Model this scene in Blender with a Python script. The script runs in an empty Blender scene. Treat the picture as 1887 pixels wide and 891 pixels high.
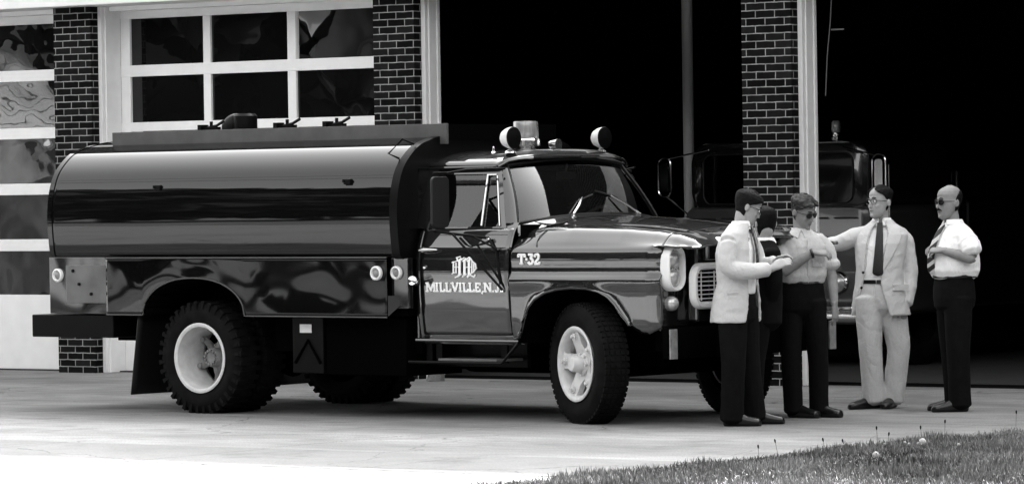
import bpy, bmesh, math, random
from mathutils import Vector, Matrix, noise
R=math.radians
random.seed(7)
scn=bpy.context.scene
# ------------------------------------------------------------ camera, sky, sun, exposure
W,HH=1887.,891.
cam=bpy.data.cameras.new('camera'); camo=bpy.data.objects.new('camera',cam); scn.collection.objects.link(camo)
cam.sensor_width=36.0; cam.lens=8000.0/W*36.0; cam.clip_start=.5; cam.clip_end=1500
pitch=math.atan((445.5-346.0)/8000.0)
camo.matrix_world=Matrix.Translation((0,0,1.78)) @ Matrix.Rotation(math.pi/2-pitch,4,'X') @ Matrix.Rotation(-0.015,4,'Z')
scn.camera=camo
SUN_EL,SUN_AZ=R(40),R(30)      # azimuth measured clockwise from +Y
sd=Vector((math.sin(SUN_AZ)*math.cos(SUN_EL),math.cos(SUN_AZ)*math.cos(SUN_EL),math.sin(SUN_EL)))
w=bpy.data.worlds.new('World'); scn.world=w; w.use_nodes=True
nt=w.node_tree; nt.nodes.clear()
sky=nt.nodes.new('ShaderNodeTexSky'); sky.sky_type='NISHITA'; sky.sun_disc=False
sky.sun_elevation=SUN_EL; sky.sun_rotation=SUN_AZ; sky.dust_density=5.0; sky.air_density=1.0
bw=nt.nodes.new('ShaderNodeRGBToBW'); bg=nt.nodes.new('ShaderNodeBackground'); wo=nt.nodes.new('ShaderNodeOutputWorld')
bg.inputs['Strength'].default_value=0.15
nt.links.new(sky.outputs[0],bw.inputs[0]); nt.links.new(bw.outputs[0],bg.inputs['Color']); nt.links.new(bg.outputs[0],wo.inputs[0])
sun=bpy.data.lights.new('sun','SUN'); sun.energy=2.0; sun.angle=R(.53); sun.color=(1,1,1)
suno=bpy.data.objects.new('sun',sun); scn.collection.objects.link(suno)
suno.rotation_euler=sd.to_track_quat('Z','Y').to_euler()
scn.view_settings.view_transform='Standard'; scn.view_settings.look='None'
scn.view_settings.exposure=3.35; scn.view_settings.gamma=1.0
scn.cycles.max_bounces=8; scn.cycles.use_denoising=True; scn.cycles.sample_clamp_indirect=3; scn.cycles.use_adaptive_sampling=False
C=scn.collection.objects

# ------------------------------------------------------------ object helpers
def tag(o,label=None,cat=None,group=None,kind=None):
    if label: o['label']=label
    if cat: o['category']=cat
    if group: o['group']=group
    if kind: o['kind']=kind
    return o
def empty(name,loc=(0,0,0),rz=0,parent=None):
    o=bpy.data.objects.new(name,None); C.link(o); o.location=loc; o.rotation_euler=(0,0,rz); o.empty_display_size=.2
    if parent: o.parent=parent
    return o
def copy_tree(o,parent=None):
    c=o.copy(); C.link(c)
    if parent: c.parent=parent
    for ch in list(o.children): copy_tree(ch,c)
    return c
class MB:
    def __init__(s): s.v=[]; s.f=[]; s.m=[]
    def add(s,vs,fs,mi=0):
        b=len(s.v); s.v+= [tuple(v) for v in vs]; s.f+=[tuple(i+b for i in f) for f in fs]; s.m+=[mi]*len(fs); return s
    def box(s,x0,x1,y0,y1,z0,z1,mi=0,M=None):
        vs=[Vector((x,y,z)) for x in (x0,x1) for y in (y0,y1) for z in (z0,z1)]
        if M: vs=[M@v for v in vs]
        return s.add(vs,[(0,1,3,2),(4,6,7,5),(0,4,5,1),(2,3,7,6),(0,2,6,4),(1,5,7,3)],mi)
    def rings(s,rs,closed=True,cap=True,mi=0):
        n=len(rs[0]); vs=[p for r in rs for p in r]; fs=[]
        for i in range(len(rs)-1):
            for j in range(n if closed else n-1):
                k=(j+1)%n; fs.append((i*n+j,i*n+k,(i+1)*n+k,(i+1)*n+j))
        if cap:
            fs.append(tuple(range(n))[::-1]); fs.append(tuple((len(rs)-1)*n+j for j in range(n)))
        return s.add(vs,fs,mi)
    def tube(s,pts,r,seg=10,mi=0,cap=True):
        pts=[Vector(p) for p in pts]; rs=[]
        rr=r if isinstance(r,(list,tuple)) else [r]*len(pts)
        for i,p in enumerate(pts):
            t=(pts[min(i+1,len(pts)-1)]-pts[max(i-1,0)])
            if t.length<1e-9: t=Vector((0,0,1))
            t.normalize()
            up=Vector((0,0,1)) if abs(t.z)<.9 else Vector((1,0,0))
            a=t.cross(up).normalized(); b=t.cross(a).normalized()
            rs.append([p+(a*math.cos(2*math.pi*k/seg)+b*math.sin(2*math.pi*k/seg))*rr[i] for k in range(seg)])
        return s.rings(rs,True,cap,mi)
    def lathe(s,prof,c,axis,seg=32,mi=0,cap=True):
        # prof: list (r, t) along axis
        ax=Vector(axis).normalized(); up=Vector((0,0,1)) if abs(ax.z)<.9 else Vector((1,0,0))
        a=ax.cross(up).normalized(); b=ax.cross(a).normalized(); c=Vector(c); rs=[]
        for r,t in prof:
            rs.append([c+ax*t+(a*math.cos(2*math.pi*k/seg)+b*math.sin(2*math.pi*k/seg))*max(r,1e-4) for k in range(seg)])
        return s.rings(rs,True,cap,mi)
    def grid(s,fn,nu,nv,mi=0,closev=False):
        vs=[fn(i/(nu-1),j/(nv-1)) for i in range(nu) for j in range(nv)]
        fs=[(i*nv+j,(i+1)*nv+j,(i+1)*nv+j+1,i*nv+j+1) for i in range(nu-1) for j in range(nv-1)]
        return s.add(vs,fs,mi)
    def build(s,name,mat,parent=None,smooth=40,bevel=0,solid=0,fix=True):
        me=bpy.data.meshes.new(name); me.from_pydata(s.v,[],s.f)
        mats=mat if isinstance(mat,(list,tuple)) else [mat]
        for m in mats: me.materials.append(m)
        for p,i in zip(me.polygons,s.m): p.material_index=i
        if fix:
            bm=bmesh.new(); bm.from_mesh(me); bmesh.ops.recalc_face_normals(bm,faces=bm.faces); bm.to_mesh(me); bm.free()
        if smooth:
            me.shade_smooth(); me.set_sharp_from_angle(angle=R(smooth))
        o=bpy.data.objects.new(name,me); C.link(o)
        if parent: o.parent=parent
        if solid:
            md=o.modifiers.new('solid','SOLIDIFY'); md.thickness=solid; md.offset=-1
        if bevel:
            md=o.modifiers.new('bevel','BEVEL'); md.width=bevel; md.segments=2; md.limit_method='ANGLE'; md.angle_limit=R(40)
        return o
def fuse(name,mb,mat,parent,voxel=.007,it=3,amp=0,freq=8,stretch=(1,1,1),fold=None):
    me=bpy.data.meshes.new('tmp'); me.from_pydata(mb.v,[],mb.f)
    bm=bmesh.new(); bm.from_mesh(me); bmesh.ops.recalc_face_normals(bm,faces=bm.faces); bm.to_mesh(me); bm.free()
    o=bpy.data.objects.new('tmp',me); C.link(o)
    m=o.modifiers.new('r','REMESH'); m.mode='VOXEL'; m.voxel_size=voxel; m.use_smooth_shade=True
    if it:
        k=o.modifiers.new('s','SMOOTH'); k.factor=.5; k.iterations=it
    dg=bpy.context.evaluated_depsgraph_get()
    me2=bpy.data.meshes.new_from_object(o.evaluated_get(dg)); me2.name=name
    bpy.data.objects.remove(o); bpy.data.meshes.remove(me)
    if amp:
        nrm=[v.normal.copy() for v in me2.vertices]
        for v,n in zip(me2.vertices,nrm):
            q=Vector((v.co.x*stretch[0],v.co.y*stretch[1],v.co.z*stretch[2]))*freq
            d=noise.noise(q)+.5*noise.noise(q*2.3+Vector((5,2,1)))
            d=(1-abs(d)*2.2)*.5 if fold else d
            v.co+=n*d*amp
    me2.materials.clear(); me2.materials.append(mat); me2.shade_smooth()
    o=bpy.data.objects.new(name,me2); C.link(o)
    if parent: o.parent=parent
    return o
# ------------------------------------------------------------ materials (black-and-white photograph: neutral values)
def mat(name,val,rough=.6,metal=0,coat=0,spec=.5,n_amp=0,n_scale=5,bump=0,b_scale=20,b_dist=.01,coord='Object',detail=6,emit=0,ior=None,stretch=None,cior=1.5):
    m=bpy.data.materials.new(name); m.use_nodes=True; t=m.node_tree; b=t.nodes['Principled BSDF']
    b.inputs['Base Color'].default_value=(val,val,val,1); b.inputs['Roughness'].default_value=rough
    b.inputs['Metallic'].default_value=metal; b.inputs['Coat Weight'].default_value=coat; b.inputs['Coat IOR'].default_value=cior; b.inputs['Coat Roughness'].default_value=.03
    b.inputs['Specular IOR Level'].default_value=spec
    if ior: b.inputs['IOR'].default_value=ior
    if n_amp or bump:
        tc=t.nodes.new('ShaderNodeTexCoord'); src=tc.outputs[coord]
        if stretch:
            mp=t.nodes.new('ShaderNodeMapping'); mp.inputs['Scale'].default_value=stretch; t.links.new(src,mp.inputs[0]); src=mp.outputs[0]
    if n_amp:
        n=t.nodes.new('ShaderNodeTexNoise'); n.inputs['Scale'].default_value=n_scale; n.inputs['Detail'].default_value=detail
        mr=t.nodes.new('ShaderNodeMapRange'); mr.inputs['From Min'].default_value=.3; mr.inputs['From Max'].default_value=.7
        mr.inputs['To Min'].default_value=val*(1-n_amp); mr.inputs['To Max'].default_value=val*(1+n_amp)
        t.links.new(src,n.inputs['Vector']); t.links.new(n.outputs[0],mr.inputs[0]); t.links.new(mr.outputs[0],b.inputs['Base Color'])
    if bump:
        n=t.nodes.new('ShaderNodeTexNoise'); n.inputs['Scale'].default_value=b_scale; n.inputs['Detail'].default_value=4 if b_scale>5 else 1
        bp=t.nodes.new('ShaderNodeBump'); bp.inputs['Strength'].default_value=bump; bp.inputs['Distance'].default_value=b_dist
        t.links.new(src,n.inputs['Vector']); t.links.new(n.outputs[0],bp.inputs['Height']); t.links.new(bp.outputs[0],b.inputs['Normal'])
        if coat: t.links.new(bp.outputs[0],b.inputs['Coat Normal'])
    return m
M={}
M['paint']=mat('gloss_paint',.008,.4,coat=1,spec=.05,bump=.35,b_scale=1.6,b_dist=.014,cior=1.9)
M['tankpaint']=mat('tank_gloss_paint',.003,.4,coat=1,spec=.0,cior=1.45,n_amp=.15,n_scale=3,bump=.3,b_scale=1.1,b_dist=.012,stretch=(.5,1,1.5))
M['sheet']=mat('polished_sheet',.003,.3,coat=1,spec=0,cior=1.42,bump=.35,b_scale=1.3,b_dist=.012)
M['black']=mat('black_paint',.003,.35,spec=.08,n_amp=.3,n_scale=8)
M['chassis']=mat('chassis_black',.002,.9,spec=0)
M['trim']=mat('matte_grey_board',.05,.6,n_amp=.25,n_scale=6,bump=.1)
M['chrome']=mat('chrome',.75,.12,metal=1)
M['white']=mat('white_paint',.78,.45,n_amp=.04,n_scale=6)
M['rimw']=mat('wheel_white',.6,.5,n_amp=.12,n_scale=14)
M['hub']=mat('hub_dusty',.2,.5,n_amp=.4,n_scale=16)
M['tyre']=mat('tyre_rubber',.006,.85,spec=.08,n_amp=.4,n_scale=12,bump=.3,b_scale=60,b_dist=.004)
M['rubber']=mat('rubber_seal',.006,.5,spec=.3)
M['letter']=mat('letter_white',.92,.6)
M['lens']=mat('lamp_lens',.5,.25,metal=.5,coat=1,spec=1,n_amp=.25,n_scale=40)
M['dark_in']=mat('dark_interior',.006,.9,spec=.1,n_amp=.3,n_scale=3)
def glass(name,refl=1.5,trans=.5,wav=0,scale=3,base=.004):
    m=bpy.data.materials.new(name); m.use_nodes=True; t=m.node_tree; t.nodes.clear()
    out=t.nodes.new('ShaderNodeOutputMaterial'); mx=t.nodes.new('ShaderNodeMixShader'); fr=t.nodes.new('ShaderNodeFresnel'); fr.inputs[0].default_value=refl
    gl=t.nodes.new('ShaderNodeBsdfGlossy'); gl.inputs['Roughness'].default_value=.01
    if trans>0:
        tr=t.nodes.new('ShaderNodeBsdfTransparent'); tr.inputs[0].default_value=(trans,trans,trans,1)
    else:
        tr=t.nodes.new('ShaderNodeBsdfDiffuse'); tr.inputs[0].default_value=(base,base,base,1)
    t.links.new(fr.outputs[0],mx.inputs[0]); t.links.new(tr.outputs[0],mx.inputs[1]); t.links.new(gl.outputs[0],mx.inputs[2]); t.links.new(mx.outputs[0],out.inputs[0])
    if wav:
        tc=t.nodes.new('ShaderNodeTexCoord'); n=t.nodes.new('ShaderNodeTexNoise'); n.inputs['Scale'].default_value=scale; n.inputs['Detail'].default_value=1.5
        bp=t.nodes.new('ShaderNodeBump'); bp.inputs['Strength'].default_value=1; bp.inputs['Distance'].default_value=wav
        t.links.new(tc.outputs['Object'],n.inputs['Vector']); t.links.new(n.outputs[0],bp.inputs['Height']); t.links.new(bp.outputs[0],gl.inputs['Normal']); t.links.new(bp.outputs[0],fr.inputs['Normal'])
    return m
M['glass']=glass('vehicle_glass',1.72,.3)
M['pane']=glass('door_pane_glass',1.6,0,.003,1.6)
M['pane2']=glass('wavy_pane_glass',2.2,0,.0035,2.2)
M['beacon']=mat('beacon_dome',.22,.15,coat=1,n_amp=.7,n_scale=16,stretch=(1,1,.12))
def brick_mat():
    m=bpy.data.materials.new('dark_brick'); m.use_nodes=True; t=m.node_tree; b=t.nodes['Principled BSDF']; b.inputs['Roughness'].default_value=.9; b.inputs['Specular IOR Level'].default_value=.08
    tc=t.nodes.new('ShaderNodeTexCoord'); sx=t.nodes.new('ShaderNodeSeparateXYZ'); ad=t.nodes.new('ShaderNodeMath'); cb=t.nodes.new('ShaderNodeCombineXYZ')
    t.links.new(tc.outputs['Object'],sx.inputs[0]); t.links.new(sx.outputs[0],ad.inputs[0]); t.links.new(sx.outputs[1],ad.inputs[1])
    t.links.new(ad.outputs[0],cb.inputs[0]); t.links.new(sx.outputs[2],cb.inputs[1])
    br=t.nodes.new('ShaderNodeTexBrick'); br.inputs['Scale'].default_value=1; br.inputs['Brick Width'].default_value=.2035; br.inputs['Row Height'].default_value=.0677
    br.inputs['Mortar Size'].default_value=.005; br.inputs['Mortar Smooth'].default_value=.12; br.inputs['Bias'].default_value=-.2
    br.inputs['Color1'].default_value=(.003,.003,.003,1); br.inputs['Color2'].default_value=(.017,.017,.017,1); br.inputs['Mortar'].default_value=(.30,.30,.30,1)
    dn=t.nodes.new('ShaderNodeTexNoise'); dn.inputs['Scale'].default_value=14; dv=t.nodes.new('ShaderNodeVectorMath'); dv.operation='MULTIPLY_ADD'
    dv.inputs[1].default_value=(.008,.008,0); t.links.new(tc.outputs['Object'],dn.inputs['Vector']); t.links.new(dn.outputs['Color'],dv.inputs[0]); t.links.new(cb.outputs[0],dv.inputs[2])
    t.links.new(dv.outputs[0],br.inputs['Vector'])
    nz=t.nodes.new('ShaderNodeTexNoise'); nz.inputs['Scale'].default_value=9; nz.inputs['Detail'].default_value=8
    mr=t.nodes.new('ShaderNodeMapRange'); mr.inputs['From Min'].default_value=.3; mr.inputs['From Max'].default_value=.7; mr.inputs['To Min'].default_value=.55; mr.inputs['To Max'].default_value=1.15
    mu=t.nodes.new('ShaderNodeMix'); mu.data_type='RGBA'; mu.blend_type='MULTIPLY'; mu.inputs[0].default_value=1
    t.links.new(tc.outputs['Object'],nz.inputs['Vector']); t.links.new(nz.outputs[0],mr.inputs[0]); t.links.new(br.outputs[0],mu.inputs[6]); t.links.new(mr.outputs[0],mu.inputs[7]); t.links.new(mu.outputs[2],b.inputs['Base Color'])
    bp=t.nodes.new('ShaderNodeBump'); bp.invert=True; bp.inputs['Distance'].default_value=.008; bp.inputs['Strength'].default_value=.8
    t.links.new(br.outputs[1],bp.inputs['Height']); t.links.new(bp.outputs[0],b.inputs['Normal'])
    return m
M['brick']=brick_mat()
def ground_mat(name,val,amp,fine=.12,rough=.85,big=.35,streak=(1,1,1)):
    m=bpy.data.materials.new(name); m.use_nodes=True; t=m.node_tree; b=t.nodes['Principled BSDF']; b.inputs['Roughness'].default_value=rough
    tc=t.nodes.new('ShaderNodeTexCoord'); last=None
    mp=t.nodes.new('ShaderNodeMapping'); mp.inputs['Scale'].default_value=streak; t.links.new(tc.outputs['Object'],mp.inputs[0])
    acc=None
    for sc,am,src in ((big,amp,mp.outputs[0]),(2.3,amp*.45,mp.outputs[0]),(70,fine,tc.outputs['Object'])):
        n=t.nodes.new('ShaderNodeTexNoise'); n.inputs['Scale'].default_value=sc; n.inputs['Detail'].default_value=5; t.links.new(src,n.inputs['Vector'])
        mr=t.nodes.new('ShaderNodeMapRange'); mr.inputs['From Min'].default_value=.3; mr.inputs['From Max'].default_value=.7; mr.inputs['To Min'].default_value=1-am; mr.inputs['To Max'].default_value=1+am
        t.links.new(n.outputs[0],mr.inputs[0])
        if acc is None: acc=mr.outputs[0]
        else:
            q=t.nodes.new('ShaderNodeMath'); q.operation='MULTIPLY'; t.links.new(acc,q.inputs[0]); t.links.new(mr.outputs[0],q.inputs[1]); acc=q.outputs[0]
    # hairline cracks and irregular oil stains
    dn=t.nodes.new('ShaderNodeTexNoise'); dn.inputs['Scale'].default_value=1.6; dn.inputs['Detail'].default_value=5; dv=t.nodes.new('ShaderNodeVectorMath'); dv.operation='MULTIPLY_ADD'; dv.inputs[1].default_value=(.9,.9,0)
    t.links.new(tc.outputs['Object'],dn.inputs['Vector']); t.links.new(dn.outputs['Color'],dv.inputs[0]); t.links.new(tc.outputs['Object'],dv.inputs[2])
    vo=t.nodes.new('ShaderNodeTexVoronoi'); vo.feature='DISTANCE_TO_EDGE'; vo.inputs['Scale'].default_value=.27; t.links.new(dv.outputs[0],vo.inputs['Vector'])
    mr=t.nodes.new('ShaderNodeMapRange'); mr.inputs['From Min'].default_value=.0008; mr.inputs['From Max'].default_value=.004; mr.inputs['To Min'].default_value=.45; mr.inputs['To Max'].default_value=1
    t.links.new(vo.outputs['Distance'],mr.inputs[0]); q=t.nodes.new('ShaderNodeMath'); q.operation='MULTIPLY'; t.links.new(acc,q.inputs[0]); t.links.new(mr.outputs[0],q.inputs[1]); acc=q.outputs[0]
    n=t.nodes.new('ShaderNodeTexNoise'); n.inputs['Scale'].default_value=1.1; n.inputs['Detail'].default_value=7; n.inputs['Roughness'].default_value=.65; t.links.new(tc.outputs['Object'],n.inputs['Vector'])
    mr=t.nodes.new('ShaderNodeMapRange'); mr.inputs['From Min'].default_value=.56; mr.inputs['From Max'].default_value=.68; mr.inputs['To Min'].default_value=1; mr.inputs['To Max'].default_value=.6
    t.links.new(n.outputs[0],mr.inputs[0]); q=t.nodes.new('ShaderNodeMath'); q.operation='MULTIPLY'; t.links.new(acc,q.inputs[0]); t.links.new(mr.outputs[0],q.inputs[1]); acc=q.outputs[0]
    q=t.nodes.new('ShaderNodeMath'); q.operation='MULTIPLY'; q.inputs[1].default_value=val; t.links.new(acc,q.inputs[0]); t.links.new(q.outputs[0],b.inputs['Base Color'])
    n=t.nodes.new('ShaderNodeTexNoise'); n.inputs['Scale'].default_value=90; n.inputs['Detail'].default_value=4
    bp=t.nodes.new('ShaderNodeBump'); bp.inputs['Strength'].default_value=.4; bp.inputs['Distance'].default_value=.006
    t.links.new(tc.outputs['Object'],n.inputs['Vector']); t.links.new(n.outputs[0],bp.inputs['Height']); t.links.new(bp.outputs[0],b.inputs['Normal'])
    return m
M['apron']=ground_mat('concrete_apron',.155,.4,fine=.35,streak=(1,2.2,1))
M['walk']=ground_mat('concrete_sidewalk',.12,.25,fine=.2)
M['street']=ground_mat('bright_street',.24,.06)
M['soil']=ground_mat('lawn_soil',.05,.3)
M['field']=ground_mat('far_ground',.12,.3)
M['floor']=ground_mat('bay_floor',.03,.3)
# ------------------------------------------------------------ setting; building frame: x along the front, -y out of it
BO=Vector((2.26634,38.3544,0)); BR=R(-37.2)
def bobj(mb,name,mt,kind='structure',**k):
    o=mb.build(name,mt,None,**k); o.location=BO; o.rotation_euler=(0,0,BR); o['kind']=kind; return o
g=MB(); g.add([(-300,-300,-.05),(300,-300,-.05),(300,300,-.05),(-300,300,-.05)],[(0,1,2,3)]); o=g.build('ground',M['field'],smooth=0); o['kind']='structure'
# apron slabs with open joints (1 cm) between them
g=MB(); xs=[-14.2,-10.4,-6.6,-2.25,1.75,5.7]; ys=[.28,-4.6,-9.02]
for i in range(5):
    for j in range(2):
        a0,a1=xs[i]+.010,xs[i+1]-.010; b0,b1=ys[j+1]+.010,ys[j]-.010
        g.box(a0,a1,b0,b1,-.12,0)
bobj(g,'driveway',M['apron'],smooth=0,bevel=.006)
g=MB(); g.box(-14.2,5.7,-9.02,.28,-.2,-.035); bobj(g,'driveway_bed',M['soil'],smooth=0)
g=MB()
for i in range(-9,5):
    g.box(i*1.9+.008,i*1.9+1.892,-10.52,-9.035,-.12,.006)
bobj(g,'sidewalk',M['walk'],smooth=0,bevel=.005)
g=MB(); g.box(-60,40,-18.5,-10.521,-.12,.001); bobj(g,'street',M['street'],smooth=0)
# lawn right of the driveway, gently mounded
def lawn_h(x,y):
    e=min(1,max(0,(x-5.7)/1.2)); return .0+.05*e+.02*noise.noise(Vector((x*.8,y*.8,0)))*e
g=MB(); g.grid(lambda a,b:(5.7+a*12,-14+b*13,lawn_h(5.7+a*12,-14+b*13)-.004),40,40)
bobj(g,'lawn',M['soil'],smooth=60)
# grass blades: uncountable
gm=bpy.data.materials.new('grass_blade'); gm.use_nodes=True; t=gm.node_tree; b=t.nodes['Principled BSDF']; b.inputs['Roughness'].default_value=.6
tc=t.nodes.new('ShaderNodeTexCoord'); n=t.nodes.new('ShaderNodeTexNoise'); n.inputs['Scale'].default_value=26; n.inputs['Detail'].default_value=6
n2=t.nodes.new('ShaderNodeTexNoise'); n2.inputs['Scale'].default_value=1.1
ad=t.nodes.new('ShaderNodeMath'); ad.operation='ADD'; mr=t.nodes.new('ShaderNodeMapRange'); mr.inputs['From Min'].default_value=.75; mr.inputs['From Max'].default_value=1.3; mr.inputs['To Min'].default_value=.012; mr.inputs['To Max'].default_value=.27
t.links.new(tc.outputs['Object'],n.inputs['Vector']); t.links.new(tc.outputs['Object'],n2.inputs['Vector']); t.links.new(n.outputs[0],ad.inputs[0]); t.links.new(n2.outputs[0],ad.inputs[1]); t.links.new(ad.outputs[0],mr.inputs[0]); t.links.new(mr.outputs[0],b.inputs['Base Color'])
M['grass']=gm
vs=[];fs=[]
rg=random.Random(3)
def in_frame(x,y):
    p=BO+Matrix.Rotation(BR,3,'Z')@Vector((x,y,0)); px=943.5+8000*p.x/p.y
    return 700<px<2100
cnt=0
while cnt<62000:
    y=-3.2-rg.random()*9.0; x=5.58+rg.random()**1.3*6.0
    if rg.random()>.15 and not in_frame(x,y): continue
    if x<5.72+.10*noise.noise(Vector((y*3,0,2))) and rg.random()>.30: continue
    cnt+=1; cl=noise.noise(Vector((x*2.6,y*2.6,1.5))); h=(.018+.05*rg.random()**1.6)*(1+.9*cl); h*= 1.0 if x>5.72 else .7
    a=rg.random()*6.283; wd=.003+.003*rg.random(); lx,ly=(rg.random()-.5)*.05,(rg.random()-.5)*.05
    z=lawn_h(x,y)-.005; k=len(vs); c,s_=math.cos(a)*wd,math.sin(a)*wd
    vs+=[(x-c,y-s_,z),(x+c,y+s_,z),(x+lx*.4+c*.7,y+ly*.4+s_*.7,z+h*.6),(x+lx*.4-c*.7,y+ly*.4-s_*.7,z+h*.6),(x+lx,y+ly,z+h)]
    fs+=[(k,k+1,k+2,k+3),(k+3,k+2,k+4)]
g=MB(); g.add(vs,fs); o=bobj(g,'grass',M['grass'],kind='stuff',smooth=0,fix=False); o['label']='short lawn grass beside the driveway'; o['category']='grass'
# ------------------------------------------------------------ fire station
st=empty('fire_station',BO,BR); tag(st,'brick and white fire station front with tall garage openings behind the tanker','building')
M['beamw']=mat('painted_concrete_beam',.72,.6,n_amp=.07,n_scale=4)
TOPZ=3.645
for a0,a1 in ((-8.575,-8.075),(-4.455,-3.965),(-.257,.266),(4.0,4.5)):
    if a0>3: continue
    g=MB(); g.box(a0,a1,0,.40,-.05,TOPZ+.01); g.build('pillar',M['brick'],st,smooth=0)
g=MB(); g.box(-26,24,-.22,.95,TOPZ,4.5); 
g.build('lintel_beam',M['beamw'],st,smooth=0,bevel=.01)
g=MB(); g.box(-26,24,0,14.3,4.5,8.85); g.build('upper_wall',M['brick'],st,smooth=0)  # unseen upper storey, height and length set so its shadow covers the apron
g=MB(); g.box(4.0,24,0,.9,-.05,TOPZ+.01); g.build('side_wall',M['brick'],st,smooth=0); g=MB(); g.box(-26,-12.45,0,.9,-.05,TOPZ+.01); g.build('side_wall',M['brick'],st,smooth=0)
# white painted door frames: a casing strip, a deep reveal and an inner stop at the left of every opening
M['jamb']=mat('frame_paint',.8,.6,n_amp=.04,n_scale=9,bump=.1,b_scale=60)
for a1,op in ((-8.075,0),(-3.965,1),(.266,1)):
    g=MB(); g.box(a1-.01,a1+.045,.11,.16,0,TOPZ-.002); g.box(a1-.01,a1+.058,.16,.27 if op else .38,0,TOPZ-.002)
    if op: g.box(a1-.01,a1+.070,.27,.31,0,TOPZ-.002)
    g.build('door_frame',M['jamb'],st,smooth=0,bevel=.004)
for a0 in (-8.575,-4.455,-.257):   # right-hand side of every opening
    g=MB(); g.box(a0-.05,a0+.01,.2,.38,0,TOPZ-.002); g.build('door_frame',M['jamb'],st,smooth=0,bevel=.004)
# head frame above the doors
for a0,a1 in ((-12.4,-8.63),(-8.0,-4.51)):
    g=MB(); g.box(a0,a1,.2,.38,3.60,TOPZ-.002); g.build('door_frame',M['jamb'],st,smooth=0)
# sectional garage doors (pane columns, rails)
def gdoor(x0,x1,stiles,rails,tilt={}):
    g=MB(); y0,y1=.38,.43
    for z0,z1 in rails: g.box(x0,x1,y0,y1,z0,z1)
    for s0,s1 in stiles:
        for k in range(len(rails)-1): g.box(s0,s1,y0+.002,y1,rails[k][1],rails[k+1][0])
    d=g.build('garage_door',M['white'],st,smooth=0,bevel=.003)
    for k in range(len(rails)-1):
        for j in range(len(stiles)-1):
            g=MB(); tl=tilt.get(k,0); za,zb=rails[k][1],rails[k+1][0]; ya=y0+.03; yb=ya+tl*(zb-za)
            g.add([(stiles[j][1],ya,za),(stiles[j+1][0],ya,za),(stiles[j+1][0],yb,zb),(stiles[j][1],yb,zb)],[(0,1,2,3)]); p=g.build('window_pane',M['pane2'] if tilt else M['pane'],d,smooth=0)
    return d
RL=[(-.0,.765),(1.21,1.33),(1.782,1.897),(2.352,2.463),(2.938,3.05),(3.515,3.60)]
RL2=[(-.0,.765),(1.21,1.33),(1.782,1.897),(2.428,2.488),(2.945,3.058),(3.522,3.60)]
RL2[3]=(2.40,2.489)
gdoor(-8.02,-4.505,[(-8.02,-7.895),(-6.925,-6.83),(-5.84,-5.735),(-4.62,-4.505)],RL2)
gdoor(-12.3,-8.625,[(-12.3,-12.2),(-11.1,-11.0),(-9.95,-9.86),(-8.70,-8.625)],RL,{0:.0,1:.0,2:.0,3:.0,4:.0})
# bay interior: walls, floor, ceiling and back wall; near-black colour carries the shade
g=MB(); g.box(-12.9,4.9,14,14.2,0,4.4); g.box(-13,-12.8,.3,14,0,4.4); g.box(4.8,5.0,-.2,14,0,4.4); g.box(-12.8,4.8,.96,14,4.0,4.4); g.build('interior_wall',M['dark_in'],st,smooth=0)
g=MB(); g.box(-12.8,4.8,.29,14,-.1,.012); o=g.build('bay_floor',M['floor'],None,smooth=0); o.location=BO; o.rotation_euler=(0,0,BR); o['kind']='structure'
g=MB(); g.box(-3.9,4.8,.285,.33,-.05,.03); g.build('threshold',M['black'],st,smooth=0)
# steel post inside the middle bay
g=MB(); g.tube([(-3.35,3.6,.0),(-3.35,3.6,3.99)],.055,16); g.tube([(-3.35,3.6,.0),(-3.35,3.6,.02)],.12,16); g.tube([(-3.35,3.6,3.97),(-3.35,3.6,3.995)],.12,16)
M['post']=mat('post_grey',.5,.5)
o=g.build('steel_post',M['post']); o.location=BO; o.rotation_euler=(0,0,BR); tag(o,'round grey steel post inside the open middle bay','post')
# door pull rope in the right opening
g=MB(); g.tube([(.40,.34,2.55),(.43,.33,2.9),(.48,.31,3.2),(.52,.3,3.62)],.005,6); g.tube([(.49,.31,3.13),(.62,.31,3.13)],.008,6)
M['rope']=mat('rope',.12,.8)
o=g.build('pull_rope',M['rope']); o.location=BO; o.rotation_euler=(0,0,BR); tag(o,'thin pull rope hanging in the top of the right opening','rope')
# ------------------------------------------------------------ far side of the street: what the paint and glass reflect
M['lowdark']=mat('lower_wall_dark',.05,.8,n_amp=.9,n_scale=.9)
M['lowwall']=mat('lower_wall_paint',.22,.8,n_amp=.4,n_scale=1.2)
def tree_mass(name,pts,label,seed):
    rr=random.Random(seed); g=MB(); 
    for (x,y,h,wd) in pts:
        for k in range(210):
            a=rr.random()*6.283; z=h*(.12+.88*rr.random()**.8); rad=wd*math.sqrt(max(0,1-((z/h-.45)/.6)**2))*rr.random()**.4
            s=.7+rr.random()*.8; c=Vector((x+math.cos(a)*rad,y+math.sin(a)*rad,z))
            for q in range(3):
                n=Vector((rr.gauss(0,1),rr.gauss(0,1),rr.gauss(0,1))).normalized(); u=n.orthogonal().normalized()*s; v=n.cross(u)
                g.add([c-u-v,c+u-v*.6,c+v,c-u*.7+v*.8],[(0,1,2,3)])
        g.tube([(x,y,0),(x,y,h*.5)],.25,6)
    return tag(g.build(name,M['leaf'],smooth=0,fix=False),label,'trees',kind='stuff')
M['leaf']=mat('tree_leaves',.02,.8,spec=.1)
rt=random.Random(11); pts=[]
for k in range(44):
    a=R(166+k*4.3); d=36+rt.random()*7; pts.append((d*math.cos(a),26+d*math.sin(a),12.5+rt.random()*4,5.2+rt.random()))
for k in range(7): a=R(178+k*5.5); pts.append((47*math.cos(a),26+47*math.sin(a),16,6.5))
tree_mass('trees',pts,'dark wood across the street behind the camera',5)
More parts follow.
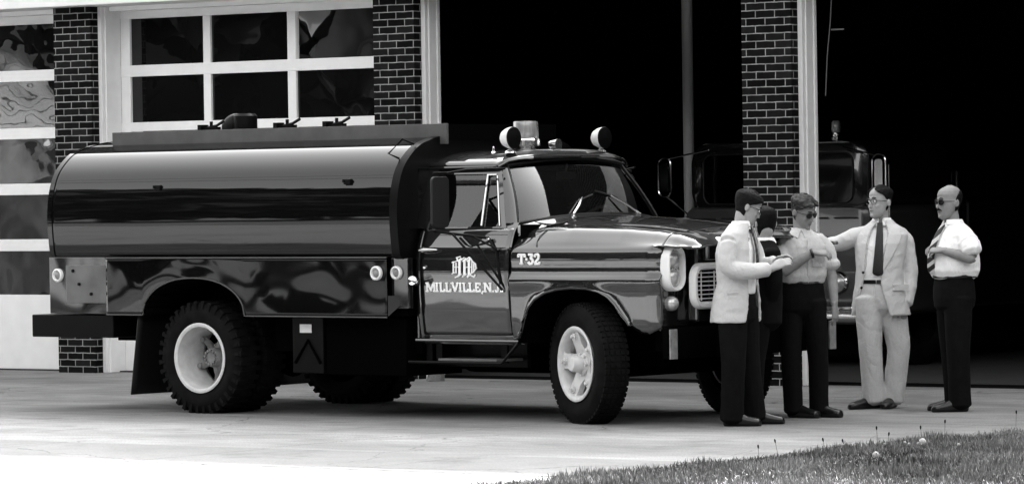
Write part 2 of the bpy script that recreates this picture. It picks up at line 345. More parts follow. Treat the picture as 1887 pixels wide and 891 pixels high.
hs=empty('house',(-36,34.9,0),R(-14)); tag(hs,'low white sided house across the street','house')
g=MB()
for k in range(9): g.add([(0,0,2.7+k*.19),(0,13,2.7+k*.19),(-.025,13,2.87+k*.19),(-.025,0,2.87+k*.19)],[(0,1,2,3)])
g.box(-8,-.06,0,13,2.65,4.4); g.build('wall',M['white'],hs,smooth=0)
g=MB(); g.box(-8,-.05,0.1,13,2.05,2.66); g.build('porch_band',M['lowwall'],hs,smooth=0)
g=MB(); g.box(-8,-.05,0.1,13,0,2.05); g.build('lower_wall',M['lowdark'],hs,smooth=0)
g=MB(); g.add([(.5,-.5,4.35),(.5,13.5,4.35),(-4,13.5,6.4),(-4,-.5,6.4),(-8.5,-.5,4.35),(-8.5,13.5,4.35)],[(0,1,2,3),(3,2,5,4),(0,3,4),(1,5,2)]); g.build('roof',M['black'],hs,smooth=0,solid=.1)
for y in (1.2,3.4,6.0,9):
    g=MB(); g.box(-.02,.04,y-.35,y+.35,.5,1.95); g.build('window',M['black'],hs,smooth=0)

# service cables that cross above the forecourt (mirrored in the cab window)
M['cable']=mat('cable',.02,.7)
for k,(d,h) in enumerate(((5.2,6.6),(5.6,6.1))):
    g=MB(); p=Vector((-.9,33.2,0))+Vector((-d,-d*.18,0)); a=Vector((.766,-.643,0))
    g.tube([p+a*t+Vector((0,0,h+.0009*t*t)) for t in range(-24,34,2)],.03,6)
    tag(g.build('overhead_cable',M['cable']),('upper' if k==0 else 'lower')+' of two dark cables mirrored in the cab window of the tanker','cable','overhead cables above the forecourt')
# ------------------------------------------------------------ tanker truck; frame: u forward, v to the near side, z up
TO=Vector((1.18329,33.34167,0)); TR=R(-40)
truck=empty('tanker_truck',TO,TR); tag(truck,'glossy dark fire department tanker truck with round beacon and white wheels parked on the apron','truck')
def T(u,v,z): return (u,-v,z)
def tbox(g,u0,u1,v0,v1,z0,z1,mi=0): return g.box(u0,u1,-v1,-v0,z0,z1,mi)
def interp(tab,x):
    if x<=tab[0][0]: return tab[0][1]
    for (a,b),(c,d) in zip(tab,tab[1:]):
        if x<=c:
            t=(x-a)/(c-a); return b+(d-b)*t
    return tab[-1][1]
def smooth_poly(pts,n,closed=False):
    P=[Vector(p) for p in pts]; out=[]; N=len(P)
    for i in range(N-1 if not closed else N):
        p0=P[(i-1)%N] if (closed or i>0) else P[0]; p1=P[i%N]; p2=P[(i+1)%N]; p3=P[(i+2)%N] if (closed or i+2<N) else P[-1]
        for k in range(n):
            t=k/n; out.append(.5*((2*p1)+(-p0+p2)*t+(2*p0-5*p1+4*p2-p3)*t*t+(-p0+3*p1-3*p2+p3)*t**3))
    if not closed: out.append(P[-1])
    return out
# --- tank
prof=[(1.10,1.245),(1.145,1.275),(1.165,1.38),(1.178,1.55),(1.172,1.70),(1.145,1.83),(1.095,1.945),(1.01,2.04),(.90,2.118),(.78,2.158),(.66,2.186),(.38,2.222),(.0,2.24)]
half=smooth_poly([(a,b,0) for a,b in prof],6)
ring=[(p.x,p.y) for p in half]+[(-p.x,p.y) for p in half[::-1][1:]]
cz=1.7
def tank_ring(u,s): return [T(u,v*s,cz+(z-cz)*s) for v,z in ring]
g=MB(); us=[(-5.575,.985),(-5.56,.995),(-5.53,1.0)]+[(-5.5+k*.1243,1) for k in range(31)]+[(-1.74,1.0),(-1.722,.995),(-1.715,.985)]
g.rings([tank_ring(*q) for q in us])
g.build('tank',M['tankpaint'],truck,smooth=35)
g=MB()
g.rings([tank_ring(-1.78,1.0),tank_ring(-1.78,1.012),tank_ring(-1.70,1.012),tank_ring(-1.70,.96)],cap=True); g.build('tank_end',M['black'],truck,smooth=30)
g=MB(); g.rings([tank_ring(-5.58,1.0),tank_ring(-5.58,1.006),tank_ring(-5.53,1.006),tank_ring(-5.53,1.0)],cap=False); g.build('rear_band',M['tankpaint'],truck,smooth=30)
for u,z in ((-4.32,1.823),(-2.244,1.846)):
    g=MB(); tbox(g,u-.035,u+.035,1.12,1.165,z-.02,z+.022); tbox(g,u-.045,u-.02,1.12,1.17,z-.005,z+.022); g.build('lug',M['black'],truck,smooth=0,bevel=.004)
g=MB(); g.tube([T(-1.80,1.04,2.02),T(-1.86,1.10,2.06),T(-1.80,1.0,2.17),T(-1.74,.93,2.13)],.009,8); g.build('lifting_loop',M['black'],truck)
# walkway coaming on the top
g=MB()
g.box(-5.32,-1.63,.66-.012,.66+.012,2.13,2.285); g.build('far_coaming',M['chassis'],truck,smooth=0); g=MB()  # far board coloured black for shade, unlike the grey near board
g.box(-5.32,-1.63,-.66-.012,-.66+.012,2.13,2.29)
tbox(g,-5.32,-5.30,-.66,.66,2.16,2.29)
g.build('walkway_coaming',M['trim'],truck,smooth=0,bevel=.003)
g=MB(); tbox(g,-1.65,-1.633,-.645,.645,2.16,2.285); g.build('front_board',M['chassis'],truck,smooth=0)  # black colour stands in for the shade on this forward-facing board
g=MB(); g.lathe([(.10,2.15),(.10,2.40),(.08,2.42),(.0,2.42)],T(-4.0,.45,0),(0,0,1),28); g.build('hatch',M['black'],truck)
g=MB()
c=Vector(T(-4.12,.45,2.27)); ax=Vector((-.80,0.25,.55)).normalized()
g.lathe([(.0,-.0),(.09,.0),(.105,.012),(.105,.03),(.08,.05),(0,.055)],c+Vector((0,0,.05)),ax,28); g.build('hatch_lid',M['trim'],truck)
for u in (-4.32,-3.47,-2.93):
    g=MB(); tbox(g,u-.05,u+.14,.55,.60,2.27,2.315); tbox(g,u-.06,u-.02,.53,.62,2.27,2.335); g.tube([T(u+.02,.58,2.31),T(u+.12,.58,2.325),T(u+.2,.58,2.36)],.012,6); g.tube([T(u+.06,.58,2.3),T(u+.06,.58,2.36)],.014,6); g.build('clamp',M['black'],truck,smooth=30)
# --- skirts
def zlow_r(u):
    d=(u+3.93)/.57
    return .792 if abs(d)>=1 else .792+.30*math.sqrt(max(0,1-abs(d)**2.2))
def skirt(sgn):
    g=MB()
    def f(a,b):
        u=-4.92+a*3.08; zl=zlow_r(u); z=1.252+(zl-1.252)*b
        w=.006*noise.noise(Vector((u*1.2,z*1.6,sgn)))+.0012*noise.noise(Vector((u*3.7,z*4,3)))
        return T(u,sgn*(1.165+w*math.sin(math.pi*min(1,max(0,b)))),z)
    g.grid(f,150,18); return g
for s in (1,-1):
    sk=skirt(s).build('side_skirt',M['sheet'],truck,smooth=60,solid=.004)
    g=MB(); g.box(-4.925,-1.835,-s*1.17-.008,-s*1.17+.008,1.25,1.262)
    pts=[T(u,s*1.168,zlow_r(u)) for u in [-4.92+i*.02 for i in range(155)]]
    g.tube(pts,.006,6); g.build('skirt_edge',M['trimlight'] if 'trimlight' in M else M['trim'],truck,smooth=0)
    g=MB(); g.box(-1.83,-1.66,min(-s*1.12,-s*1.06),max(-s*1.12,-s*1.06),.86,1.25); g.build('front_side_panel',M['paint'],truck,smooth=0,bevel=.004)
    g=MB(); g.box(-5.60,-4.925,min(-s*1.15,-s*1.10),max(-s*1.15,-s*1.10),.797,1.262)
    g.build('rear_side_panel',M['paint'],truck,smooth=0,bevel=.004)
    g=MB(); g.box(-5.40,-4.93,min(-s*1.156,-s*1.14),max(-s*1.156,-s*1.14),.885,1.195); 
    if s==1: 
        M['dull']=mat('dull_access_plate',.1,.4,n_amp=.3,n_scale=5,bump=.1,b_scale=3); 
    pn=g.build('access_panel',M['dull'],truck,smooth=0,bevel=.003)
    for u,z in ((-5.31,1.15),(-5.1,.96),(-5.24,1.04)):
        g=MB(); g.lathe([(.0,0),(.013,0),(.013,.02),(0,.022)],(u,-s*1.15,z),(0,-s,0),12); g.build('bolt',M['black'],pn)
    # chamfered corner piece
    g=MB(); g.add([T(-1.835,s*1.16,.80),T(-1.69,s*1.10,.93),T(-1.69,s*1.10,.96),T(-1.835,s*1.16,.96)],[(0,1,2,3)]); g.build('skirt_corner',M['sheet'],truck,smooth=0,solid=.004)
    # wheel housing
    g=MB(); rs=[]
    for k in range(17):
        a=math.pi*k/16; rs.append([T(-3.93+.56*math.cos(a),s*v,.79+.30*math.sin(a)) for v in (1.155,.45)])
    for i in range(16): g.add([rs[i][0],rs[i][1],rs[i+1][1],rs[i+1][0]],[(0,1,2,3)])
    g.build('wheel_housing',M['chassis'],truck,solid=.01)
# round side marker lamps: white ring and glass
def ring_lamp(c,axis,r,name='marker_lamp',ringmat='white'):
    g=MB(); g.lathe([(r*.62,.0),(r*.66,.02),(r*.8,.03),(r,.022),(r*1.02,.0)],c,axis,28); o=g.build(name,M[ringmat],truck)
    g=MB(); g.lathe([(r*.66,.005),(r*.5,.02),(r*.25,.028),(0,.03)],c,axis,24,cap=False); g.build('lens',M['hub'],o); return o
ring_lamp(T(-1.935,1.168,1.135),(0,-1,0),.055)
ring_lamp(T(-1.77,1.12,1.137),(0,-1,0),.052)
ring_lamp(T(-5.49,1.15,1.113),(0,-1,0),.055)
ring_lamp(T(-5.49,-1.15,1.113),(0,1,0),.055)
g=MB(); g.lathe([(.0,-.06),(.035,-.06),(.04,.0),(.035,.02),(0,.03)],T(-1.60,1.13,1.075),(.4,-1,.2),20); g.build('filler_cap',M['chrome'],truck)
# --- chassis and underbody
g=MB()
for s in (1,-1): g.box(-5.5,.75,s*.42-.04,s*.42+.04,.55,.79)
for u in (-5.3,-4.6,-3.2,-2.4,-.9,.1,.7): tbox(g,u-.05,u+.05,-.42,.42,.58,.76)
tbox(g,-5.55,-4.50,-1.06,1.06,.80,1.25); tbox(g,-3.35,-1.72,-1.06,1.06,.80,1.25); tbox(g,-4.50,-3.35,-.44,.44,.80,1.25)
tbox(g,-4.55,-3.3,-.95,.95,1.1,1.24)
g.build('chassis_frame',M['chassis'],truck,smooth=0)
g=MB(); tbox(g,-5.84,-4.88,-1.13,1.13,.60,.785); g.build('rear_step',M['black'],truck,smooth=0,bevel=.008)
g=MB(); tbox(g,-2.62,-1.78,.35,1.02,.33,.78); g.tube([T(-2.6,-.75,.55),T(-1.75,-.75,.55)],.27,24); tbox(g,-2.62,-1.7,-.35,.35,.36,.79); tbox(g,-3.28,-1.72,-.9,.9,.5,.79); g.build('fuel_tank',M['chassis'],truck,smooth=30,bevel=.01)
g=MB(); tbox(g,-2.97,-2.64,.4,1.03,.34,.78); bx=g.build('equipment_box',M['black'],truck,smooth=0,bevel=.006)
g=MB(); g.tube([T(-2.94,1.035,.42),T(-2.8,1.035,.60),T(-2.67,1.035,.42)],.012,6); g.build('brace',M['chassis'],bx)
g=MB(); tbox(g,-2.885,-2.76,1.032,1.036,.66,.727); g.build('white_plate',M['white'],bx,smooth=0)
for s in (1,-1):
    g=MB(); g.grid(lambda a,b:T(-4.60-.10*b+.012*math.sin(a*7),s*(.55+.58*a),.80-.66*b),8,8); g.build('mudflap',M['rubber'],truck,solid=.012)
# axles
g=MB(); g.tube([T(-3.93,-.8,.45),T(-3.93,.8,.45)],.07,12); g.lathe([(.0,-.2),(.13,-.18),(.2,0),(.13,.18),(0,.2)],T(-3.93,0,.45),(0,1,0),20); g.build('rear_axle',M['chassis'],truck)
g=MB(); tbox(g,-.16,-.04,-.72,.72,.33,.43); tbox(g,-.55,.35,-.5,-.42,.42,.5); tbox(g,-.55,.35,.42,.5,.42,.5); g.build('front_axle',M['chassis'],truck,smooth=0)
g=MB(); tbox(g,-.7,.65,-.4,.4,.5,1.35); tbox(g,-.45,.1,-.18,.18,.36,.52); g.build('engine_block',M['chassis'],truck,smooth=0)
# --- wheels
def tyre(g,c,ax,wd,Rr,ri,lugs,fr=.0):
    # c centre, ax outward axis
    ax=Vector(ax).normalized(); n=72; rs=[]
    pf=[(ri,.40),(ri+.03,.47),(ri+.10,.52),(Rr-.07,.50),(Rr-.025,.44),(Rr-.004,.36),(Rr,.2),(Rr+.002,0),(Rr,-.2),(Rr-.004,-.36),(Rr-.025,-.44),(Rr-.07,-.50),(ri+.10,-.52),(ri+.03,-.47),(ri,-.40)]
    g.lathe([(r,t*wd) for r,t in pf],c,ax,n,cap=False)
    up=Vector((0,0,1)); a=ax.cross(up).normalized(); b=ax.cross(a).normalized(); c=Vector(c)
    if lugs:
        for k in range(lugs):
            for s in (-1,1):
                an=2*math.pi*(k+(.5 if s>0 else 0))/lugs; rd=a*math.cos(an)+b*math.sin(an); tn=ax.cross(rd)
                Mx=Matrix.Translation(c+rd*(Rr+.004)+ax*(s*wd*.27))@Matrix((( tn.x,ax.x,rd.x,0),(tn.y,ax.y,rd.y,0),(tn.z,ax.z,rd.z,0),(0,0,0,1)))
                g.box(-.018,.018,-wd*.21,wd*.21,-.02,.004,M=Mx)
                Mx=Matrix.Translation(c+rd*(Rr-.035)+ax*(s*wd*.485))@Matrix((( tn.x,ax.x,rd.x,0),(tn.y,ax.y,rd.y,0),(tn.z,ax.z,rd.z,0),(0,0,0,1)))
                g.box(-.014,.014,-wd*.01,wd*.014,-.03,.022,M=Mx)
    else:
        for k in range(60):
            an=2*math.pi*k/60; rd=a*math.cos(an)+b*math.sin(an); tn=ax.cross(rd)
            for q in (-.36,-.19,0,.19,.36):
                Mx=Matrix.Translation(c+rd*(Rr+.001-(.006 if abs(q)>.3 else 0))+ax*(q*wd))@Matrix((( tn.x,ax.x,rd.x,0),(tn.y,ax.y,rd.y,0),(tn.z,ax.z,rd.z,0),(0,0,0,1)))
                g.box(-.016,.016,-wd*.065,wd*.065,-.012,.007,M=Mx)
def rear_wheel(s):
    ax=(0,-s,0); t1=MB(); tyre(t1,T(-3.93,s*.985,.447),ax,.24,.452,.265,36); 
    wo=t1.build('rear_wheel',M['tyre'],truck,smooth=35)
    t2=MB(); tyre(t2,T(-3.93,s*.69,.447),ax,.24,.452,.265,36); t2.build('inner_tyre',M['tyre'],wo,smooth=35)
    g=MB(); g.lathe([(.282,.108),(.284,.118),(.272,.122),(.252,.112),(.246,.06),(.243,-.12),(.235,-.16),(.23,-.19)],T(-3.93,s*.985,.447),ax,56,cap=False); g.build('rim',M['rimw'],wo,smooth=50,solid=.006)
    g=MB(); c=T(-3.93,s*.985,.447)
    g.lathe([(.14,-.2),(.12,-.12),(.082,-.10),(.078,-.03),(.07,-.015),(0,-.012)],c,ax,28)
    A=Vector(ax)
    for k in range(6):
        an=k*math.pi/3+.35; rd=Vector((math.cos(an),0,math.sin(an)))
        g.tube([Vector(c)+rd*.07+A*-.10,Vector(c)+rd*.15+A*-.13,Vector(c)+rd*.225+A*-.125],[.036,.03,.026],10)
        g.lathe([(.022,0),(.022,.03),(0,.032)],Vector(c)+rd*.215+A*-.115,ax,8)
        for q in range(2):
            a2=an+q*.52; r2=Vector((math.cos(a2),0,math.sin(a2))); g.lathe([(.011,.0),(.011,.02),(0,.022)],Vector(c)+r2*.055+A*-.015,ax,8)
    g.build('hub',M['hub'],wo,smooth=35)
    g=MB(); g.lathe([(.235,-.20),(0,-.20)],c,ax,32); g.build('brake_drum',M['chassis'],wo)
def front_wheel(s):
    st_=R(-23); dv=Vector((math.cos(st_),math.sin(st_),0)); ax=Vector((dv.y*s,-dv.x*s,0))  # outward axis
    c=Vector(T(-.05,s*.90,.450)); t1=MB(); tyre(t1,c,ax,.238,.455,.27,0); wo=t1.build('front_wheel',M['tyre'],truck,smooth=35)
    g=MB(); g.lathe([(.283,.108),(.285,.120),(.275,.125),(.25,.115),(.238,.085),(.235,.03),(.23,-.08)],c,ax,56,cap=False); g.build('rim',M['rimw'],wo,smooth=50,solid=.006)
    g=MB(); g.lathe([(.10,-.06),(.10,.03),(.085,.06),(.062,.075),(.058,.14),(.05,.155),(0,.158)],c,ax,28)
    A=ax
    for k in range(5):
        an=k*2*math.pi/5+.55; rd=dv*math.cos(an)+Vector((0,0,1))*math.sin(an); tn=A.cross(rd)
        p=[c+rd*.07+A*.03,c+rd*.15+A*.055,c+rd*.215+A*.07,c+rd*.25+A*.08]; ws=[.075,.055,.06,.075]; rs=[]
        for pp,ww in zip(p,ws): rs.append([pp+tn*ww+A*.018,pp-tn*ww+A*.018,pp-tn*ww-A*.03,pp+tn*ww-A*.03])
        g.rings(rs)
        g.lathe([(.026,.0),(.026,.03),(.014,.032),(.014,.05),(0,.05)],c+rd*.212+A*.075,A,10)
    for k in range(8):
        an=k*math.pi/4; rd=dv*math.cos(an)+Vector((0,0,1))*math.sin(an); g.lathe([(.011,0),(.011,.02),(0,.02)],c+rd*.08+A*.06,A,8)
    g.build('hub',M['rimw'],wo,smooth=35)
    g=MB(); g.lathe([(.23,-.07),(0,-.07)],c,A,32); g.build('brake_drum',M['chassis'],wo)
for s in (1,-1): rear_wheel(s); front_wheel(s)
# --- cab lower body
def Vd(z):   # half width of the door skin with height
    return interp([(.60,.985),(.70,1.0),(.85,1.02),(1.0,1.03),(1.15,1.035),(1.25,1.03),(1.33,1.015),(1.40,.99),(1.46,.965),(1.50,.94)],z)
def sdup(fn,name,mt,parent=truck,**k):
    out=[]
    for s in (1,-1):
        g=MB(); fn(g,s); out.append(g.build(name,mt,parent,**k))
    return out
def cabside(g,s):
    # rear corner strip, rounded in plan
    def f(a,b):
        z=.615+(1.475-.615)*b; an=a*math.pi/2; r=.09
        u=-1.615-r*math.sin(an) if a>.0 else -1.615; v=Vd(z)-r*(1-math.cos(an)); return T(u,s*v,z)
    g.grid(f,10,24)
    g.grid(lambda a,b:T(-1.615+a*.905,s*(Vd(.60+.055*b)-.004),.605+.055*b),10,4)  # rocker
    g.grid(lambda a,b:T(-1.615+a*.905,s*(.985+.03*a*0-.12*b),.605),4,3)
body=[]
sdup(cabside,'cab_side',M['paint'],smooth=40,solid=.02)
g=MB(); tbox(g,-1.725,-1.70,-.95,.95,.62,1.96); 
g.build('cab_rear_wall',M['paint'],truck,smooth=0,bevel=.01)
g=MB(); tbox(g,-1.70,-.65,-.94,.94,.60,.66); tbox(g,-.68,-.62,-.93,.93,.60,1.50); g.build('cab_floor',M['chassis'],truck,smooth=0)
# rounded light ledge under the door
g=MB()
for s in (1,-1): g.tube([T(-1.70,s*.985,.612),T(-.66,s*.99,.612)],.014,8)
g.build('rocker_ledge',M['paint'],truck)
# front body: hood, fenders, cowl as one skin
def arch(u):
    return interp([(-.70,.635),(-.635,.635),(-.60,.69),(-.565,.78),(-.52,.865),(-.45,.935),(-.35,.985),(-.24,1.01),(-.10,1.022),(.05,1.018),(.17,.995),(.26,.955),(.33,.895),(.39,.82),(.44,.755),(.49,.71),(.55,.685),(.62,.68),(.70,.72)],u)
def sidepro(u):
    rz=interp([(-.72,1.45),(-.5,1.466),(-.2,1.474),(.3,1.462),(.6,1.44),(.78,1.415),(.88,1.38),(.93,1.335)],u)
    k=min(1,max(0,(u+1.0)/.4))
    hz=interp([(-.72,1.552),(-.3,1.55),(.1,1.53),(.4,1.505),(.7,1.47),(.88,1.435),(.95,1.39)],u)
    sz=min(interp([(-.72,1.512),(0,1.502),(.5,1.478),(.8,1.44),(.93,1.36)],u),hz-.02)
    dz=rz-1.47
    pts=[(0,hz),(.25,hz-.006),(.48,hz-.02),(.60,sz),(.66,(sz*.6+rz*.4)),(.76,rz+.012),(.84,rz+.003),(.885,rz-.018),(.93,1.405+dz*.8),(.965,1.365+dz*.5),(.985,1.338),(.988,1.328),(1.004,1.318),(1.018,1.28),(1.02,1.22),(1.016,1.17),(1.024,1.13),(1.046,1.10),(1.054,1.08),(1.05,1.04),(1.036,.99),(1.028,.88),(1.02,.75),(.995,.62)]
    return pts
def fender(g,s):
    us=[-.708+i*(.72+.708)/110 for i in range(111)]
    rows=[]
    for u in us:
        pts=sidepro(u); zl=arch(u)
        tp=0 if u<.60 else ((u-.60)/.12)**2*.055
        # clip the profile at the arch height and resample
        P=[pts[0]]
        for a,b in zip(pts,pts[1:]):
            if b[1]<=zl and a[1]>zl:
                t=(a[1]-zl)/(a[1]-b[1]); P.append((a[0]+(b[0]-a[0])*t,zl)); break
            P.append(b)
        S=smooth_poly([(a,b,0) for a,b in P],4)
        L=[0]
        for a,b in zip(S,S[1:]): L.append(L[-1]+(b-a).length)
        # fixed fractions above the crease, remaining below
        N=90; row=[]; tot=L[-1]; j=0
        # keep correspondence by splitting at z 1.30 on the side
        idx=next((i for i,q in enumerate(S) if q.x>.9 and q.y<1.30),len(S)-1)
        La=L[idx]
        for seg,(l0,l1,n) in enumerate(((0,La,60),(La,tot,31))):
            for k in range(n):
                if seg==1 and k==0: continue
                l=l0+(l1-l0)*k/(n-1); 
                while j<len(L)-2 and L[j+1]<l: j+=1
                t=(l-L[j])/max(1e-9,L[j+1]-L[j]); q=S[j].lerp(S[j+1],min(1,t)); 
                fl=.022*math.exp(-max(0,q.y-zl)/.03) if (-.66<u<.45 and q.y<1.2) else 0
                v=q.x+fl
                if q.x>.5 and q.y<1.33: v-=tp*(1.0)
                row.append(T(u,s*v,q.y))
        rows.append(row)
    n=len(rows[0]); vs=[p for r in rows for p in r]; fs=[(i*n+j,(i+1)*n+j,(i+1)*n+j+1,i*n+j+1) for i in range(len(rows)-1) for j in range(n-1)]
    g.add(vs,fs)
    # brow over the lamps
    us=[.72+i*.215/16 for i in range(17)]; rows=[]; ex=1.12
    for u in us:
        pts=[p for p in sidepro(u) if p[1]>1.325 or p[0]<.95][:11]; S=smooth_poly([(a,b,0) for a,b in pts],4); t=(u-.72)/.215
        row=[]
        for q in S:
            v=q.x*(1-.07*t**2.2*(1 if q.x>.6 else q.x/.6)); z=q.y-(.012*t*t); ue=.72+(u-.72)*(ex if q.x>.62 else 1+.12*(q.x/.62)**3)
            row.append(T(ue+.06*(1-(q.x/.62)**2) *t if q.x<.62 else ue,s*v,max(z,1.33-.01*t)))
        rows.append(row)
    n=len(rows[0]); vs=[p for r in rows for p in r]; fs=[(i*n+j,(i+1)*n+j,(i+1)*n+j+1,i*n+j+1) for i in range(len(rows)-1) for j in range(n-1)]
    g.add(vs,fs)
g=MB(); fender(g,1); fender(g,-1); fb=g.build('hood_and_fenders',M['paint'],truck,smooth=32,solid=.012)
# weld centre seam visually: both halves meet at v=0
# arch beads
sdup(lambda g,s:g.tube([T(u,s*(1.052 if -.6<u<.42 else 1.035),arch(u)) for u in [-.66+i*.03 for i in range(38)]],.011,6),'arch_bead',M['paint'],smooth=60)
# inner wheel wells
def well(g,s):
    rs=[]
    for u in [-.66+i*.07 for i in range(18)]:
        rs.append([T(u,s*1.03,arch(u)+.005),T(u,s*.55,arch(u)+.06)])
    for a,b in zip(rs,rs[1:]): g.add([a[0],a[1],b[1],b[0]],[(0,1,2,3)])
    tbox(g,-.66,.55,min(.5*s,.53*s),max(.5*s,.53*s),.5,1.3)
sdup(well,'wheel_well',M['chassis'],smooth=0)
# seams (door to cowl line, hood seam) are real gaps filled with dark strips
def seam(g,s):
    pts=[(-.47,1.335),(-.49,1.37),(-.487,1.41),(-.46,1.45),(-.40,1.474)]
    vv=[.993,.96,.93,.89,.82]
    g.tube([T(u,s*(v+.001),z) for (u,z),v in zip(pts,vv)],.0035,6)
    g.tube([T(u,s*.60,interp([(-.7,1.513),(0,1.503),(.5,1.479),(.8,1.441)],u)+.001) for u in [-.4+i*.1 for i in range(13)]],.0035,6)
sdup(seam,'hood_seam',M['rubber'],smooth=0)
# nose panel, grille, lamps
g=MB(); tbox(g,.66,.70,-.97,.97,.70,1.34); tbox(g,.70,.80,-.66,.66,.76,1.42); tbox(g,.80,.86,-.60,.60,1.22,1.42); g.build('nose_panel',M['paint'],truck,smooth=0,bevel=.03)
def stadium(cv,cz,hw,hh,n=10):
    out=[]
    for k in range(n+1):
        a=math.pi*k/n; out.append((cv+hw*math.cos(a),cz+(hh-hw)+hw*math.sin(a)))
    for k in range(n+1):
        a=math.pi+math.pi*k/n; out.append((cv+hw*math.cos(a),cz-(hh-hw)+hw*math.sin(a)))
    return out
def rrect(cv,cz,hw,hh,r,n=6):
    out=[]
    for (sx,sz,a0) in ((1,1,0),(-1,1,90),(-1,-1,180),(1,-1,270)):
        for k in range(n+1):
            a=R(a0+90*k/n); out.append((cv+sx*(hw-r)+r*math.cos(a),cz+sz*(hh-r)+r*math.sin(a)))
    return out
def hlamp(s):
    cv,czz=s*.872,1.168
    g=MB(); lay=[(.69,.104,.172),(.765,.104,.172),(.785,.098,.166),(.785,.088,.156),(.765,.080,.148),(.73,.078,.146)]
    g.rings([[T(u,v,z) for v,z in stadium(cv,czz,hw,hh)] for u,hw,hh in lay],True,False); b_=g.build('headlight_bezel',M['white'],truck,smooth=50)
    g=MB(); g.rings([[T(.735,v,z) for v,z in stadium(cv,czz,.084,.144)],[T(.74,v,z) for v,z in stadium(cv,czz,.01,.05)]],True,True); g.build('lamp_backing',M['trim'],b_,smooth=0)
    for dz in (.066,-.072):
        g=MB(); g.lathe([(.074,0),(.074,.02),(.066,.022)],T(.735,cv,czz+dz),(1,0,0),28,cap=False); g.build('lamp_ring',M['chrome'],b_)
        g=MB(); g.lathe([(.069,.01),(.06,.028),(.04,.042),(.015,.048),(0,.049)],T(.735,cv,czz+dz),(1,0,0),28,cap=False); g.build('headlight',M['lens'],b_)
for s in (1,-1): hlamp(s)
sdup(lambda g,s:g.lathe([(.0,-.03),(.055,-.03),(.055,.02),(.045,.04),(.02,.055),(0,.058)],T(.72,s*.87,.905),(1,0,0),24),'turn_signal',M['lens'])
g=MB(); lay=[(.80,.755,.172,.11),(.84,.755,.172,.11),(.855,.74,.157,.10),(.85,.715,.132,.08),(.83,.705,.122,.07),(.80,.70,.117,.07)]
g.rings([[T(u,v,z) for v,z in rrect(0,1.03,hw,hh,r)] for u,hw,hh,r in lay],True,False); gr=g.build('grille_frame',M['white'],truck,smooth=50)
g=MB()
for k in range(7): tbox(g,.815,.823,-.70,.70,.935+k*.032-.004,.935+k*.032+.004)
for k in range(9): tbox(g,.822,.828,-.64+k*.16-.005,-.64+k*.16+.005,.92,1.14)
g.build('grille_bars',M['rimw'],gr,smooth=0)
g=MB(); g.grid(lambda a,b:T(.815+.05*(1-(2*a-1)**2),(-1.05+2.1*a),.50+.23*b),30,2); bp=g.build('front_bumper',M['chassis'],truck,solid=.05,bevel=.01)
sdup(lambda g,s:tbox(g,.83,.842,s*1.0-.042,s*1.0+.042,.50,.72),'bumper_plate',M['hub'],parent=bp,smooth=0)
g=MB(); tbox(g,.62,.9,-.5,-.4,.5,.72); tbox(g,.62,.9,.4,.5,.5,.72); tbox(g,.55,.75,-.85,.85,.55,.74); g.build('bumper_bracket',M['chassis'],truck,smooth=0)
